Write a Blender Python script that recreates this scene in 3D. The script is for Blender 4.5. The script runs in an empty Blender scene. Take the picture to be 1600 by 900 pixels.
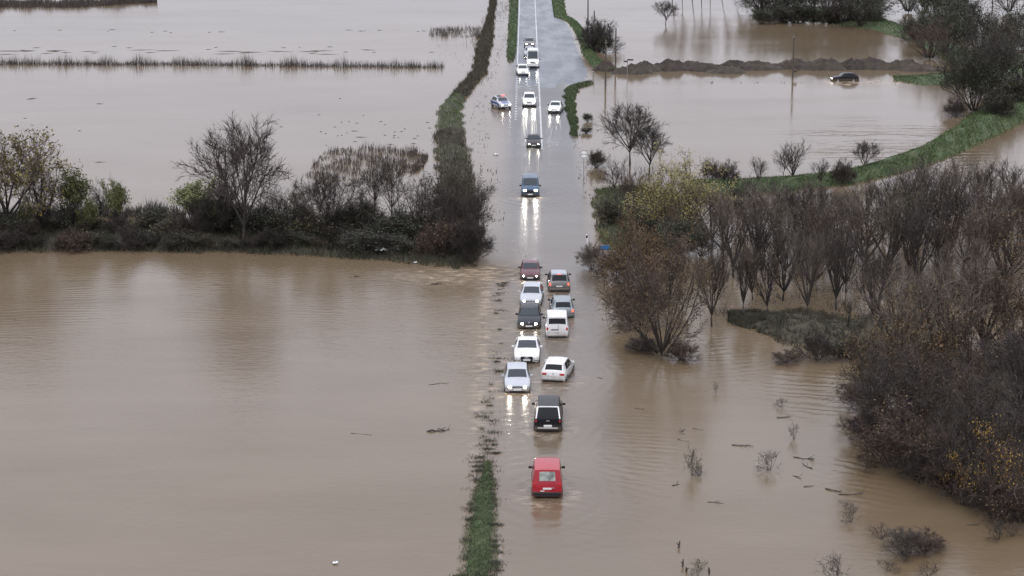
import bpy, bmesh, math, random
import numpy as np
from mathutils import Vector, Matrix

R = math.radians
scene = bpy.context.scene
C = scene.collection
rng = np.random.default_rng(7)
random.seed(7)

# ------------------------------------------------------------------ camera
CAM_H = 37.9
FOC = 3200.0                       # focal length in pixels of the 1600 px wide photograph
PITCH = math.atan(734.0 / FOC)
YAW = math.atan(22.0 / FOC * math.cos(PITCH))
cam_d = bpy.data.cameras.new('camera')
cam_d.sensor_width = 36.0
cam_d.lens = 36.0 * FOC / 1600.0
cam_d.clip_start = 1.0
cam_d.clip_end = 9000.0
cam = bpy.data.objects.new('camera', cam_d)
cam.location = (0, 0, CAM_H)
cam.rotation_euler = (math.pi / 2 - PITCH, 0, YAW)
C.objects.link(cam)
scene.camera = cam

# ------------------------------------------------------------------ sky, sun, exposure
SUN_EL, SUN_AZ = 48.0, 205.0       # azimuth clockwise from +Y; behind and to the left of the camera
world = bpy.data.worlds.new('World')
scene.world = world
world.use_nodes = True
wn, wl = world.node_tree.nodes, world.node_tree.links
wn.clear()
sky = wn.new('ShaderNodeTexSky')
sky.sky_type = 'NISHITA'
sky.sun_disc = False
sky.sun_elevation = R(SUN_EL)
sky.sun_rotation = R(SUN_AZ)
sky.air_density = 1.2
sky.dust_density = 4.0
hs = wn.new('ShaderNodeHueSaturation')
hs.inputs['Saturation'].default_value = 0.35
wl.new(sky.outputs[0], hs.inputs['Color'])
tc = wn.new('ShaderNodeTexCoord')
cn = wn.new('ShaderNodeTexNoise')
cn.inputs['Scale'].default_value = 2.2
cn.inputs['Detail'].default_value = 4.0
wl.new(tc.outputs['Generated'], cn.inputs['Vector'])
cr = wn.new('ShaderNodeValToRGB')
cr.color_ramp.elements[0].position = 0.3
cr.color_ramp.elements[0].color = (8.6, 8.8, 10.0, 1)
cr.color_ramp.elements[1].position = 0.7
cr.color_ramp.elements[1].color = (9.8, 9.9, 11.1, 1)
wl.new(cn.outputs['Fac'], cr.inputs[0])
wm = wn.new('ShaderNodeMix')
wm.data_type = 'RGBA'
wm.inputs[0].default_value = 0.85  # closed cloud cover
wl.new(hs.outputs[0], wm.inputs[6])
# an overcast sky grows brighter from the horizon to the zenith
sx = wn.new('ShaderNodeSeparateXYZ'); wl.new(tc.outputs['Generated'], sx.inputs[0])
mr = wn.new('ShaderNodeMapRange'); mr.clamp = True
mr.inputs[1].default_value = 0.0; mr.inputs[2].default_value = 1.0
mr.inputs[3].default_value = 0.80; mr.inputs[4].default_value = 2.15
wl.new(sx.outputs[2], mr.inputs[0])
vm = wn.new('ShaderNodeVectorMath'); vm.operation = 'SCALE'
wl.new(cr.outputs[0], vm.inputs[0]); wl.new(mr.outputs[0], vm.inputs['Scale'])
wl.new(vm.outputs[0], wm.inputs[7])
bg = wn.new('ShaderNodeBackground')
bg.inputs[1].default_value = 0.1
wl.new(wm.outputs[2], bg.inputs[0])
wo = wn.new('ShaderNodeOutputWorld')
wl.new(bg.outputs[0], wo.inputs[0])

sun_d = bpy.data.lights.new('sun', 'SUN')
sun_d.energy = 0.6
sun_d.angle = R(25)
sun_d.color = (1.0, 0.97, 0.93)
sun = bpy.data.objects.new('sun', sun_d)
sv = Vector((math.sin(R(SUN_AZ)) * math.cos(R(SUN_EL)), math.cos(R(SUN_AZ)) * math.cos(R(SUN_EL)), math.sin(R(SUN_EL))))
sun.rotation_euler = sv.to_track_quat('Z', 'Y').to_euler()
sun.location = (0, 0, 200)
C.objects.link(sun)

vs = scene.view_settings
vs.view_transform = 'Standard'
vs.look = 'None'
vs.exposure = 0.07
vs.gamma = 1.0
vs.use_curve_mapping = False
scene.cycles.max_bounces = 5
scene.cycles.diffuse_bounces = 2
scene.cycles.glossy_bounces = 3
scene.cycles.sample_clamp_indirect = 40.0
scene.cycles.use_denoising = True

# ------------------------------------------------------------------ helpers: geometry
SP, CP, SY, CY = math.sin(PITCH), math.cos(PITCH), math.sin(-YAW), math.cos(-YAW)
FWD = np.array([SY * CP, CY * CP, -SP])
RGT = np.array([CY, -SY, 0.0])
UPV = np.cross(RGT, FWD)


def P(px, py, z=0.0):
    """the point of the level z on which photograph pixel (px, py) falls"""
    d = RGT * ((px - 800.0) / FOC) + UPV * ((450.0 - py) / FOC) + FWD
    t = (z - CAM_H) / d[2]
    return Vector((d[0] * t, d[1] * t, z))


def ppm(py):
    """photograph pixels per metre at ground row py"""
    return CP * (py + 284.0) / CAM_H


def tag(o, label=None, cat=None, group=None, kind=None):
    if label: o['label'] = label
    if cat: o['category'] = cat
    if group: o['group'] = group
    if kind: o['kind'] = kind
    return o


def empty(name, loc=(0, 0, 0), rz=0.0, s=1.0):
    o = bpy.data.objects.new(name, None)
    o.empty_display_size = 0.2
    o.location = loc
    o.rotation_euler = (0, 0, rz)
    o.scale = (s, s, s)
    C.objects.link(o)
    return o


def link(name, me, parent=None):
    o = bpy.data.objects.new(name, me)
    C.objects.link(o)
    if parent is not None:
        o.parent = parent
    return o


def mesh_np(name, V, F, mats, smooth=False, midx=None, sharp=None):
    """mesh from an (n,3) array and a list/array of faces (all of one size when an array)"""
    me = bpy.data.meshes.new(name)
    V = np.asarray(V, dtype=np.float32)
    if isinstance(F, np.ndarray):
        nf, k = F.shape
        me.vertices.add(len(V)); me.vertices.foreach_set('co', V.ravel())
        me.loops.add(nf * k); me.loops.foreach_set('vertex_index', F.astype(np.int32).ravel())
        me.polygons.add(nf)
        me.polygons.foreach_set('loop_start', np.arange(0, nf * k, k, dtype=np.int32))
        me.polygons.foreach_set('loop_total', np.full(nf, k, dtype=np.int32))
        me.update(calc_edges=True)
    else:
        me.from_pydata([tuple(v) for v in V], [], F)
    for m in (mats if isinstance(mats, (list, tuple)) else [mats]):
        me.materials.append(m)
    if midx is not None:
        me.polygons.foreach_set('material_index', np.asarray(midx, dtype=np.int32))
    if smooth:
        me.polygons.foreach_set('use_smooth', np.ones(len(me.polygons), dtype=bool))
        if sharp:
            me.set_sharp_from_angle(angle=sharp)
    me.update()
    return me


_ph = np.random.default_rng(3).uniform(0, 6.28, (6, 12))
_dr = np.random.default_rng(4).uniform(0, 6.28, (6, 12))


def noise2(x, y, scale=1.0, octv=4, seed=0):
    """smooth sum-of-sines noise, about -1..1"""
    x = np.asarray(x, float) / scale
    y = np.asarray(y, float) / scale
    out = 0.0; a = 1.0; f = 1.0; tot = 0.0
    for o in range(octv):
        s = 0.0
        for k in range(4):
            an = _dr[o, (k + seed * 3) % 12] + seed
            s = s + np.sin((x * math.cos(an) + y * math.sin(an)) * f * 6.283 * (0.8 + 0.13 * k) + _ph[o, (k + seed) % 12] + seed * 1.7)
        out = out + a * s / 2.6
        tot += a; a *= 0.55; f *= 2.05
    return out / tot


ORD = ['first', 'second', 'third', 'fourth', 'fifth', 'sixth', 'seventh', 'eighth', 'ninth', 'tenth', 'eleventh', 'twelfth',
       'thirteenth', 'fourteenth', 'fifteenth', 'sixteenth', 'seventeenth', 'eighteenth', 'nineteenth', 'twentieth',
       'twenty-first', 'twenty-second', 'twenty-third', 'twenty-fourth', 'twenty-fifth', 'twenty-sixth', 'twenty-seventh',
       'twenty-eighth', 'twenty-ninth', 'thirtieth', 'thirty-first', 'thirty-second', 'thirty-third', 'thirty-fourth',
       'thirty-fifth', 'thirty-sixth', 'thirty-seventh', 'thirty-eighth', 'thirty-ninth', 'fortieth']

# ------------------------------------------------------------------ helpers: materials


def nt(name):
    m = bpy.data.materials.new(name)
    m.use_nodes = True
    n, l = m.node_tree.nodes, m.node_tree.links
    b = n.get('Principled BSDF')
    return m, n, l, b


def mixc(n, l, fac, a, b):
    x = n.new('ShaderNodeMix'); x.data_type = 'RGBA'
    for i, v in ((0, fac), (6, a), (7, b)):
        if hasattr(v, 'links') or hasattr(v, 'is_linked'):
            l.new(v, x.inputs[i])
        else:
            x.inputs[i].default_value = v if i == 0 else (*v, 1)
    return x.outputs[2]


def math_(n, l, op, a, b=None, clamp=False):
    x = n.new('ShaderNodeMath'); x.operation = op; x.use_clamp = clamp
    for i, v in enumerate((a, b)):
        if v is None: continue
        if hasattr(v, 'is_linked'): l.new(v, x.inputs[i])
        else: x.inputs[i].default_value = v
    return x.outputs[0]


def ramp(n, l, fac, p0, p1, c0=(0, 0, 0, 1), c1=(1, 1, 1, 1)):
    x = n.new('ShaderNodeMapRange'); x.clamp = True
    l.new(fac, x.inputs[0])
    x.inputs[1].default_value = p0; x.inputs[2].default_value = p1
    return x.outputs[0]


def noise_node(n, l, vec, scale, detail=3.0, rough=0.55, stretch=None):
    if stretch:
        mp = n.new('ShaderNodeMapping'); mp.inputs['Scale'].default_value = stretch
        l.new(vec, mp.inputs[0]); vec = mp.outputs[0]
    x = n.new('ShaderNodeTexNoise')
    x.inputs['Scale'].default_value = scale
    x.inputs['Detail'].default_value = detail
    x.inputs['Roughness'].default_value = rough
    l.new(vec, x.inputs['Vector'])
    return x.outputs['Fac']


def mat(name, col, rough=0.6, col2=None, nscale=3.0, metal=0.0, coat=0.0, emit=None, es=0.0, bump=0.0, bscale=8.0, spec=0.5, rnd=0.0, geo=True):
    m, n, l, b = nt(name)
    b.inputs['Base Color'].default_value = (*col, 1)
    b.inputs['Roughness'].default_value = rough
    b.inputs['Metallic'].default_value = metal
    b.inputs['Specular IOR Level'].default_value = spec
    b.inputs['Coat Weight'].default_value = coat
    b.inputs['Coat Roughness'].default_value = 0.06
    if emit:
        b.inputs['Emission Color'].default_value = (*emit, 1)
        b.inputs['Emission Strength'].default_value = es
    t = n.new('ShaderNodeTexCoord')
    vec = t.outputs['Object']
    c = None
    if col2:
        f = noise_node(n, l, vec, nscale, 4.0)
        c = mixc(n, l, ramp(n, l, f, 0.35, 0.65), col, col2)
    if rnd:
        oi = n.new('ShaderNodeObjectInfo')
        h = n.new('ShaderNodeHueSaturation')
        if c is None: h.inputs['Color'].default_value = (*col, 1)
        else: l.new(c, h.inputs['Color'])
        v = math_(n, l, 'MULTIPLY_ADD', oi.outputs['Random'], rnd)
        v.node.inputs[2].default_value = 1.0 - rnd / 2
        l.new(v, h.inputs['Value'])
        c = h.outputs[0]
    if c is not None:
        l.new(c, b.inputs['Base Color'])
    if bump:
        bn = n.new('ShaderNodeBump'); bn.inputs['Strength'].default_value = bump
        bn.inputs['Distance'].default_value = 0.1
        l.new(noise_node(n, l, vec, bscale, 5.0), bn.inputs['Height'])
        l.new(bn.outputs[0], b.inputs['Normal'])
    return m


def water_material():
    m, n, l, b = nt('muddy_flood_water')
    g = n.new('ShaderNodeNewGeometry')
    pos = g.outputs['Position']
    sep = n.new('ShaderNodeSeparateXYZ'); l.new(pos, sep.inputs[0])
    X, Y = sep.outputs[0], sep.outputs[1]
    at = n.new('ShaderNodeAttribute'); at.attribute_name = 'chop'
    chop = at.outputs['Fac']
    at2 = n.new('ShaderNodeAttribute'); at2.attribute_name = 'shallow'
    shallow = at2.outputs['Fac']
    at3 = n.new('ShaderNodeAttribute'); at3.attribute_name = 'foam'
    foam = at3.outputs['Fac']
    big = noise_node(n, l, pos, 0.02, 4.0, 0.6, (0.5, 1.0, 1.0))
    c = mixc(n, l, ramp(n, l, big, 0.35, 0.68), (0.114, 0.080, 0.045), (0.156, 0.117, 0.074))
    silt = noise_node(n, l, pos, 0.12, 5.0, 0.65, (0.35, 1.0, 1.0))
    c = mixc(n, l, math_(n, l, 'MULTIPLY', ramp(n, l, silt, 0.5, 0.75), 0.35), c, (0.172, 0.130, 0.086))
    # lanes of paler silt drawn out by the current across the fields
    cur = noise_node(n, l, pos, 0.05, 6.0, 0.6, (1.0, 2.6, 1.0))
    cur.node.inputs['Distortion'].default_value = 1.2
    c = mixc(n, l, math_(n, l, 'MULTIPLY', ramp(n, l, cur, 0.42, 0.70), 0.25), c, (0.176, 0.136, 0.094))
    # asphalt seen through a film of water
    c = mixc(n, l, math_(n, l, 'MULTIPLY', shallow, 0.9), c, (0.070, 0.072, 0.078))
    fn = noise_node(n, l, pos, 1.6, 5.0, 0.7, (0.5, 1.0, 1.0))
    fm = math_(n, l, 'MULTIPLY', foam, ramp(n, l, fn, 0.48, 0.66), clamp=True)
    c = mixc(n, l, math_(n, l, 'MULTIPLY', fm, 0.8), c, (0.42, 0.34, 0.25))
    l.new(c, b.inputs['Base Color'])
    b.inputs['IOR'].default_value = 1.333
    b.inputs['Specular IOR Level'].default_value = 0.5
    rn = noise_node(n, l, pos, 0.03, 3.0, 0.6, (1.0, 2.0, 1.0))
    r = math_(n, l, 'MULTIPLY_ADD', ramp(n, l, rn, 0.35, 0.7), 0.09)
    r.node.inputs[2].default_value = 0.070
    r = math_(n, l, 'ADD', r, math_(n, l, 'MULTIPLY', fm, 0.3))
    r = math_(n, l, 'ADD', r, math_(n, l, 'MULTIPLY', chop, 0.10))
    r = math_(n, l, 'ADD', r, math_(n, l, 'MULTIPLY', shallow, 0.16))
    l.new(r, b.inputs['Roughness'])
    # relief: fine wind ripple, broader swell, parallel wash trains in a few places
    fine = noise_node(n, l, pos, 1.8, 3.0, 0.65, (0.55, 1.0, 1.0))
    mid = noise_node(n, l, pos, 0.35, 3.0, 0.6, (0.4, 1.0, 1.0))
    h = math_(n, l, 'ADD', math_(n, l, 'MULTIPLY', fine, 0.036), math_(n, l, 'MULTIPLY', mid, 0.034))
    h = math_(n, l, 'MULTIPLY', h, chop)
    for (px, py, rx, ry, kx, ky, wl_, amp) in [
        (1370, 222, 14, 24, -0.10, 1.0, 2.3, 0.030),
        (1285, 618, 5.0, 9, 0.33, 1.0, 1.15, 0.012),
        (1335, 745, 3.2, 8, 0.60, 1.0, 0.95, 0.010),
        (960, 790, 4.5, 11, 0.55, 1.0, 0.95, 0.008),
        (985, 690, 3.5, 9, 0.25, 1.0, 0.85, 0.007),
        (1120, 560, 4.0, 8, -0.35, 1.0, 1.0, 0.007),
        (60, 480, 9.0, 12, -0.15, 1.0, 0.9, 0.006),
        (390, 480, 9.0, 14, 0.12, 1.0, 0.8, 0.006),
    ]:
        q = P(px, py)
        dx = math_(n, l, 'MULTIPLY', math_(n, l, 'SUBTRACT', X, q.x), 1.0 / rx)
        dy = math_(n, l, 'MULTIPLY', math_(n, l, 'SUBTRACT', Y, q.y), 1.0 / ry)
        d2 = math_(n, l, 'ADD', math_(n, l, 'MULTIPLY', dx, dx), math_(n, l, 'MULTIPLY', dy, dy))
        w = ramp(n, l, d2, 1.0, 0.1)
        k = 6.2832 / wl_ / math.hypot(kx, ky)
        phs = math_(n, l, 'ADD', math_(n, l, 'MULTIPLY', X, kx * k), math_(n, l, 'MULTIPLY', Y, ky * k))
        phs = math_(n, l, 'ADD', phs, math_(n, l, 'MULTIPLY', mid, 16.0))
        s = math_(n, l, 'MULTIPLY', math_(n, l, 'SINE', phs), amp)
        s = math_(n, l, 'MULTIPLY', s, math_(n, l, 'MULTIPLY', w, ramp(n, l, silt, 0.35, 0.6)))
        h = math_(n, l, 'ADD', h, s)
    bn = n.new('ShaderNodeBump'); bn.inputs['Strength'].default_value = 1.0
    bn.inputs['Distance'].default_value = 1.0
    l.new(h, bn.inputs['Height'])
    l.new(bn.outputs[0], b.inputs['Normal'])
    return m


def wet_asphalt():
    m, n, l, b = nt('wet_asphalt')
    g = n.new('ShaderNodeNewGeometry'); pos = g.outputs['Position']
    a = noise_node(n, l, pos, 0.35, 5.0, 0.6, (1.0, 0.25, 1.0))
    c = mixc(n, l, ramp(n, l, a, 0.35, 0.7), (0.056, 0.068, 0.086), (0.084, 0.096, 0.114))
    l.new(c, b.inputs['Base Color'])
    l2 = math_(n, l, 'MULTIPLY_ADD', ramp(n, l, a, 0.4, 0.65), 0.20)
    l2.node.inputs[2].default_value = 0.16
    b.inputs['IOR'].default_value = 1.38
    l.new(l2, b.inputs['Roughness'])
    b.inputs['Coat Weight'].default_value = 0.0
    b.inputs['Coat IOR'].default_value = 1.33
    b.inputs['Coat Roughness'].default_value = 0.10
    bn = n.new('ShaderNodeBump'); bn.inputs['Strength'].default_value = 0.15
    bn.inputs['Distance'].default_value = 0.05
    l.new(noise_node(n, l, pos, 2.0, 4.0), bn.inputs['Height'])
    l.new(bn.outputs[0], b.inputs['Normal'])
    return m


M = {}
M['water'] = water_material()
M['asphalt'] = wet_asphalt()
M['line'] = mat('road_paint', (0.52, 0.52, 0.51), 0.3, (0.30, 0.30, 0.30), 0.9)
M['line_wet'] = mat('road_paint_under_film', (0.20, 0.17, 0.13), 0.2, (0.15, 0.12, 0.085), 0.8)
M['mud'] = mat('lake_bed_mud', (0.10, 0.075, 0.05), 0.8)
M['soil'] = mat('dark_wet_soil', (0.036, 0.031, 0.022), 0.85, (0.060, 0.052, 0.037), 1.5, bump=0.8, bscale=3.0)
M['dirt'] = mat('heaped_dirt', (0.030, 0.024, 0.018), 0.95, (0.052, 0.042, 0.032), 0.9, bump=1.0, bscale=2.5, rnd=0.5)
M['turf'] = mat('turf_soil', (0.032, 0.055, 0.016), 0.85, (0.058, 0.080, 0.028), 1.0, bump=0.8, bscale=4.0)
M['turf_brown'] = mat('withered_turf', (0.042, 0.038, 0.022), 0.9, (0.062, 0.055, 0.032), 0.8, bump=0.8, bscale=4.0)
M['grass'] = mat('grass_blades', (0.055, 0.105, 0.022), 0.65, (0.090, 0.130, 0.040), 0.5)
M['grass_dark'] = mat('dark_grass_blades', (0.030, 0.042, 0.017), 0.75, (0.044, 0.052, 0.026), 0.6)
M['grass_dry'] = mat('dry_grass_blades', (0.072, 0.062, 0.036), 0.8, (0.046, 0.040, 0.024), 0.6)
M['reed'] = mat('dead_reeds', (0.095, 0.088, 0.080), 0.85, (0.052, 0.047, 0.042), 0.35)
M['reed_brown'] = mat('brown_reeds', (0.066, 0.048, 0.037), 0.85, (0.038, 0.028, 0.022), 0.4)
M['bark'] = mat('bark', (0.040, 0.033, 0.027), 0.85, (0.022, 0.018, 0.015), 2.0, rnd=0.5)
M['twig'] = mat('twigs', (0.046, 0.036, 0.029), 0.8, (0.027, 0.021, 0.018), 0.8, rnd=0.6)
M['twig_grey'] = mat('grey_twigs', (0.115, 0.092, 0.074), 0.8, (0.066, 0.053, 0.043), 0.8, rnd=0.6)
M['twig_red'] = mat('reddish_twigs', (0.072, 0.046, 0.035), 0.8, (0.042, 0.029, 0.024), 0.8, rnd=0.5)
M['leaf_yellow'] = mat('yellow_leaves', (0.235, 0.195, 0.050), 0.6, (0.150, 0.130, 0.042), 0.7)
M['leaf_gold'] = mat('golden_leaves', (0.36, 0.22, 0.035), 0.6, (0.24, 0.15, 0.03), 0.9)
M['leaf_green'] = mat('pale_green_leaves', (0.175, 0.185, 0.070), 0.6, (0.120, 0.135, 0.050), 0.7)
M['leaf_dark'] = mat('dark_green_leaves', (0.038, 0.048, 0.022), 0.65, (0.026, 0.032, 0.016), 0.7)
M['leaf_brown'] = mat('brown_leaves', (0.125, 0.080, 0.036), 0.7, (0.075, 0.050, 0.028), 0.7)
M['leaf_rust'] = mat('rust_leaves', (0.165, 0.098, 0.038), 0.7, (0.095, 0.062, 0.030), 0.5)
M['leaf_olive'] = mat('olive_leaves', (0.095, 0.095, 0.036), 0.7, (0.060, 0.060, 0.028), 0.7)
M['wood'] = mat('weathered_wood', (0.100, 0.085, 0.070), 0.85, (0.065, 0.055, 0.046), 1.5)
M['driftwood'] = mat('soaked_wood', (0.035, 0.026, 0.020), 0.6, (0.055, 0.042, 0.032), 2.0)
M['debris'] = mat('soaked_debris', (0.045, 0.038, 0.030), 0.8)
M['litter'] = mat('white_plastic', (0.70, 0.72, 0.72), 0.4, (0.50, 0.53, 0.52), 3.0)
M['grey_metal'] = mat('galvanised_metal', (0.30, 0.31, 0.32), 0.4, metal=0.6)
M['white'] = mat('white_sign_face', (0.82, 0.82, 0.82), 0.35)
M['black'] = mat('black_plastic', (0.012, 0.012, 0.013), 0.45)
M['signblack'] = mat('sign_black', (0.03, 0.03, 0.035), 0.4)
M['signblue'] = mat('sign_blue', (0.030, 0.135, 0.33), 0.35)
M['signback'] = mat('dark_sign_board', (0.045, 0.045, 0.048), 0.5)
M['rubber'] = mat('tyre_rubber', (0.018, 0.018, 0.018), 0.8)
M['rim'] = mat('wheel_rim', (0.42, 0.43, 0.45), 0.3, metal=0.8)
M['glass'] = mat('car_glass', (0.008, 0.010, 0.012), 0.06, spec=0.22)
M['glass_pale'] = mat('windscreen_glass', (0.025, 0.033, 0.040), 0.05, spec=0.4)
M['plate'] = mat('number_plate', (0.72, 0.72, 0.70), 0.4)
M['chrome'] = mat('chrome', (0.65, 0.66, 0.67), 0.15, metal=1.0)
M['lamp_on'] = mat('lit_headlamp', (0.9, 0.9, 0.88), 0.2, emit=(1.0, 0.95, 0.84), es=650.0)
M['lamp_mid'] = mat('bright_headlamp', (0.9, 0.9, 0.88), 0.2, emit=(1.0, 0.90, 0.74), es=220.0)
M['lamp_dim'] = mat('dipped_headlamp', (0.85, 0.86, 0.86), 0.2, emit=(1.0, 0.96, 0.88), es=40.0)
M['lamp_off'] = mat('clear_headlamp', (0.70, 0.72, 0.74), 0.12, spec=0.7)
M['tail_on'] = mat('lit_tail_lamp', (0.75, 0.06, 0.04), 0.25, emit=(1.0, 0.16, 0.09), es=1.6)
M['tail_off'] = mat('tail_lamp', (0.42, 0.02, 0.02), 0.2)
M['beacon'] = mat('red_beacon', (0.8, 0.1, 0.1), 0.2, emit=(1.0, 0.22, 0.20), es=2.2)
M['police_blue'] = mat('blue_livery', (0.030, 0.055, 0.22), 0.25, coat=0.6)


def muddy(m):
    """splashed mud low on the bodywork, uneven upper limit"""
    n, l = m.node_tree.nodes, m.node_tree.links
    b = n.get('Principled BSDF')
    t = n.new('ShaderNodeTexCoord')
    gp = n.new('ShaderNodeNewGeometry')
    sp = n.new('ShaderNodeSeparateXYZ'); l.new(gp.outputs['Position'], sp.inputs[0])
    nn = noise_node(n, l, t.outputs['Object'], 3.0, 5.0)
    lim = math_(n, l, 'SUBTRACT', sp.outputs[2], math_(n, l, 'MULTIPLY', nn, 0.55))
    f = math_(n, l, 'MULTIPLY', ramp(n, l, lim, 0.22, -0.10), 0.6)
    src = b.inputs['Base Color'].links[0].from_socket
    l.new(mixc(n, l, f, src, (0.16, 0.125, 0.09)), b.inputs['Base Color'])
    return m


def paint(name, col, metal=0.0, rough=0.35):
    dk = max(col) < 0.06
    return muddy(mat(name, col, rough, tuple(v * 0.9 for v in col), 1.5, metal=metal, coat=0.10 if dk else 0.45, spec=0.18 if dk else 0.35))


M['p_white'] = paint('white_paint', (0.68, 0.68, 0.67))
M['p_silver'] = paint('silver_paint', (0.36, 0.38, 0.41), 0.25)
M['p_pale'] = paint('pale_silver_paint', (0.44, 0.46, 0.49), 0.2)
M['p_grey'] = paint('grey_paint', (0.150, 0.145, 0.142), 0.3)
M['p_greyblue'] = paint('grey_blue_paint', (0.23, 0.26, 0.28), 0.4)
M['p_dark'] = paint('dark_grey_paint', (0.030, 0.034, 0.040), 0.1)
M['p_black'] = paint('black_paint', (0.012, 0.013, 0.016))
M['p_red'] = paint('red_paint', (0.34, 0.006, 0.018))
M['p_wine'] = paint('wine_red_paint', (0.080, 0.012, 0.018))
M['p_blue'] = paint('blue_paint', (0.034, 0.072, 0.130), 0.2)
M['p_brown'] = paint('dark_brown_paint', (0.050, 0.043, 0.045), 0.2)

# ------------------------------------------------------------------ road profile and water
ROAD_L, ROAD_R = -1.55, 5.45


def road_z(y):
    return float(np.interp(y, [0, 95, 120, 190, 225, 288, 300, 340, 480, 3000], [0.0, -0.02, -0.22, -0.25, -0.10, -0.03, 0.02, 0.10, 0.35, 0.5]))


def build_ground():
    V = [(-3000, -500, -1.6), (3000, -500, -1.6), (3000, 6000, -1.6), (-3000, 6000, -1.6)]
    tag(link('ground', mesh_np('ground', V, [(0, 1, 2, 3)], M['mud'])), kind='structure')


WAKES = []      # (x, y, amplitude, reach) filled by the vehicle table before the water is built


def build_water():
    xs = np.concatenate([[-3000, -900, -400, -200], np.arange(-130, -20, 2.0), np.arange(-20, -7, 0.8), np.arange(-7, 9, 0.2),
                         np.arange(9, 25, 0.8), np.arange(25, 130, 2.0), [140, 200, 400, 900, 3000]])
    ys = np.concatenate([[-500, 0, 60], np.arange(90, 265, 0.25), np.arange(265, 330, 1.0), np.arange(330, 480, 2.0), [490, 600, 1000, 2500, 6000]])
    X, Y = np.meshgrid(xs, ys)
    Z = np.zeros_like(X)
    fade = np.clip((X + 7) / 2.5, 0, 1) * np.clip((9 - X) / 2.5, 0, 1) * np.clip((Y - 96) / 4, 0, 1) * np.clip((262 - Y) / 6, 0, 1)
    for k, (wx, wy, a, reach) in enumerate(WAKES):
        d = np.hypot(X - wx, (Y - wy) * 0.62)
        nn = noise2(X, Y, 5.0, 2, k % 5)
        Z += a * np.exp(-(d / reach) ** 2) * np.sin(6.283 * d / 0.85 + 2.0 * nn + k) * (0.6 + 0.4 * nn)
    # chop where the flow crosses the road and among the front cars
    cx = np.exp(-((X + 2.5) / 2.2) ** 2) * np.exp(-((Y - 152) / 26) ** 2)
    Z += 0.030 * cx * noise2(X, Y * 1.0, 1.6, 3, 1)
    rp = np.exp(-((X + 2.4) / 2.2) ** 2) * np.exp(-((Y - 170.5) / 3.5) ** 2)
    Z += 0.07 * rp * noise2(X * 0.6, Y, 1.3, 3, 3)
    gl = np.exp(-((X - 0.2) / 1.6) ** 2) * np.exp(-((Y - 126) / 7) ** 2)
    Z += 0.012 * gl * noise2(X * 0.55, Y, 1.0, 3, 2)
    Z *= fade
    V = np.stack([X, Y, Z], -1).reshape(-1, 3)
    ny, nx = X.shape
    i = np.arange(nx - 1); j = np.arange(ny - 1)
    I, J = np.meshgrid(i, j)
    a = (J * nx + I).ravel()
    F = np.stack([a, a + 1, a + nx + 1, a + nx], -1)
    me = mesh_np('flood_water', V, F, M['water'], smooth=True)
    chop = np.clip(0.55 + 0.25 * noise2(X, Y * 2, 60.0, 3, 2), 0.1, 1.0)
    chop = chop * np.interp(Y, [90, 175, 215, 300, 480], [1.0, 0.9, 0.35, 0.18, 0.10])
    chop = np.maximum(chop, 0.45 * np.clip((X + 4) / 3, 0, 1) * np.clip((7 - X) / 3, 0, 1) * (Y < 330))
    lb = np.exp(-((Y - 150) / 22) ** 2) * (X < -3)
    chop += 0.45 * lb + 1.6 * cx
    rapid = np.exp(-((X + 2.4) / 2.6) ** 2) * np.exp(-((Y - 171.5) / 2.8) ** 2) + 0.7 * np.exp(-((X + 6.5) / 4.0) ** 2) * np.exp(-((Y - 170.0) / 3.0) ** 2)
    chop += 4.0 * rapid
    edge = np.exp(-((X + 3.1) / 0.5) ** 2) * np.clip((Y - 118) / 8, 0, 1) * np.clip((168 - Y) / 8, 0, 1)
    foam = np.clip(rapid * 1.6 + 0.8 * edge + 0.5 * cx, 0, 1)
    for k, (wx, wy, a_, reach) in enumerate(WAKES):
        d = np.hypot(X - wx, (Y - wy) * 0.62)
        foam = foam + min(1.0, a_ * 40) * np.exp(-((d - 1.45) / 0.5) ** 2)
    q = P(1300, 128)
    tr = np.exp(-((Y - q.y + 1) / 3.0) ** 2) * np.clip((X - q.x + 1.5) / 1.0, 0, 1) * np.clip((q.x + 14 - X) / 6, 0, 1)
    foam = np.clip(foam + 2.0 * tr, 0, 1.6)
    shallow = np.clip((X - ROAD_L + 2.0) / 2.2, 0, 1) * np.clip((ROAD_R + 1.3 - X) / 1.5, 0, 1)
    sh = np.interp(Y, [0, 105, 130, 160, 188, 215, 250, 480], [0, 0.1, 0.24, 0.42, 0.55, 0.75, 0.95, 1.0])
    shallow = shallow * sh
    for nme, arr in (('chop', chop), ('shallow', shallow), ('foam', foam)):
        at = me.attributes.new(nme, 'FLOAT', 'POINT')
        at.data.foreach_set('value', arr.astype(np.float32).ravel())
    tag(link('flood_water', me), kind='structure')


def ribbon(name, x0, x1, y0, y1, m, dz=0.0, parent=None, step=4.0, zfun=road_z, zmin=None):
    n = max(2, int((y1 - y0) / step) + 1)
    V = []; F = []
    for i in range(n):
        y = y0 + (y1 - y0) * i / (n - 1)
        z = zfun(y) + dz
        if zmin is not None: z = max(z, zmin)
        V += [(x0, y, z), (x1, y, z)]
        if i: F.append((2 * i - 2, 2 * i - 1, 2 * i + 1, 2 * i))
    return link(name, mesh_np(name, V, F, m), parent)


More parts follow.
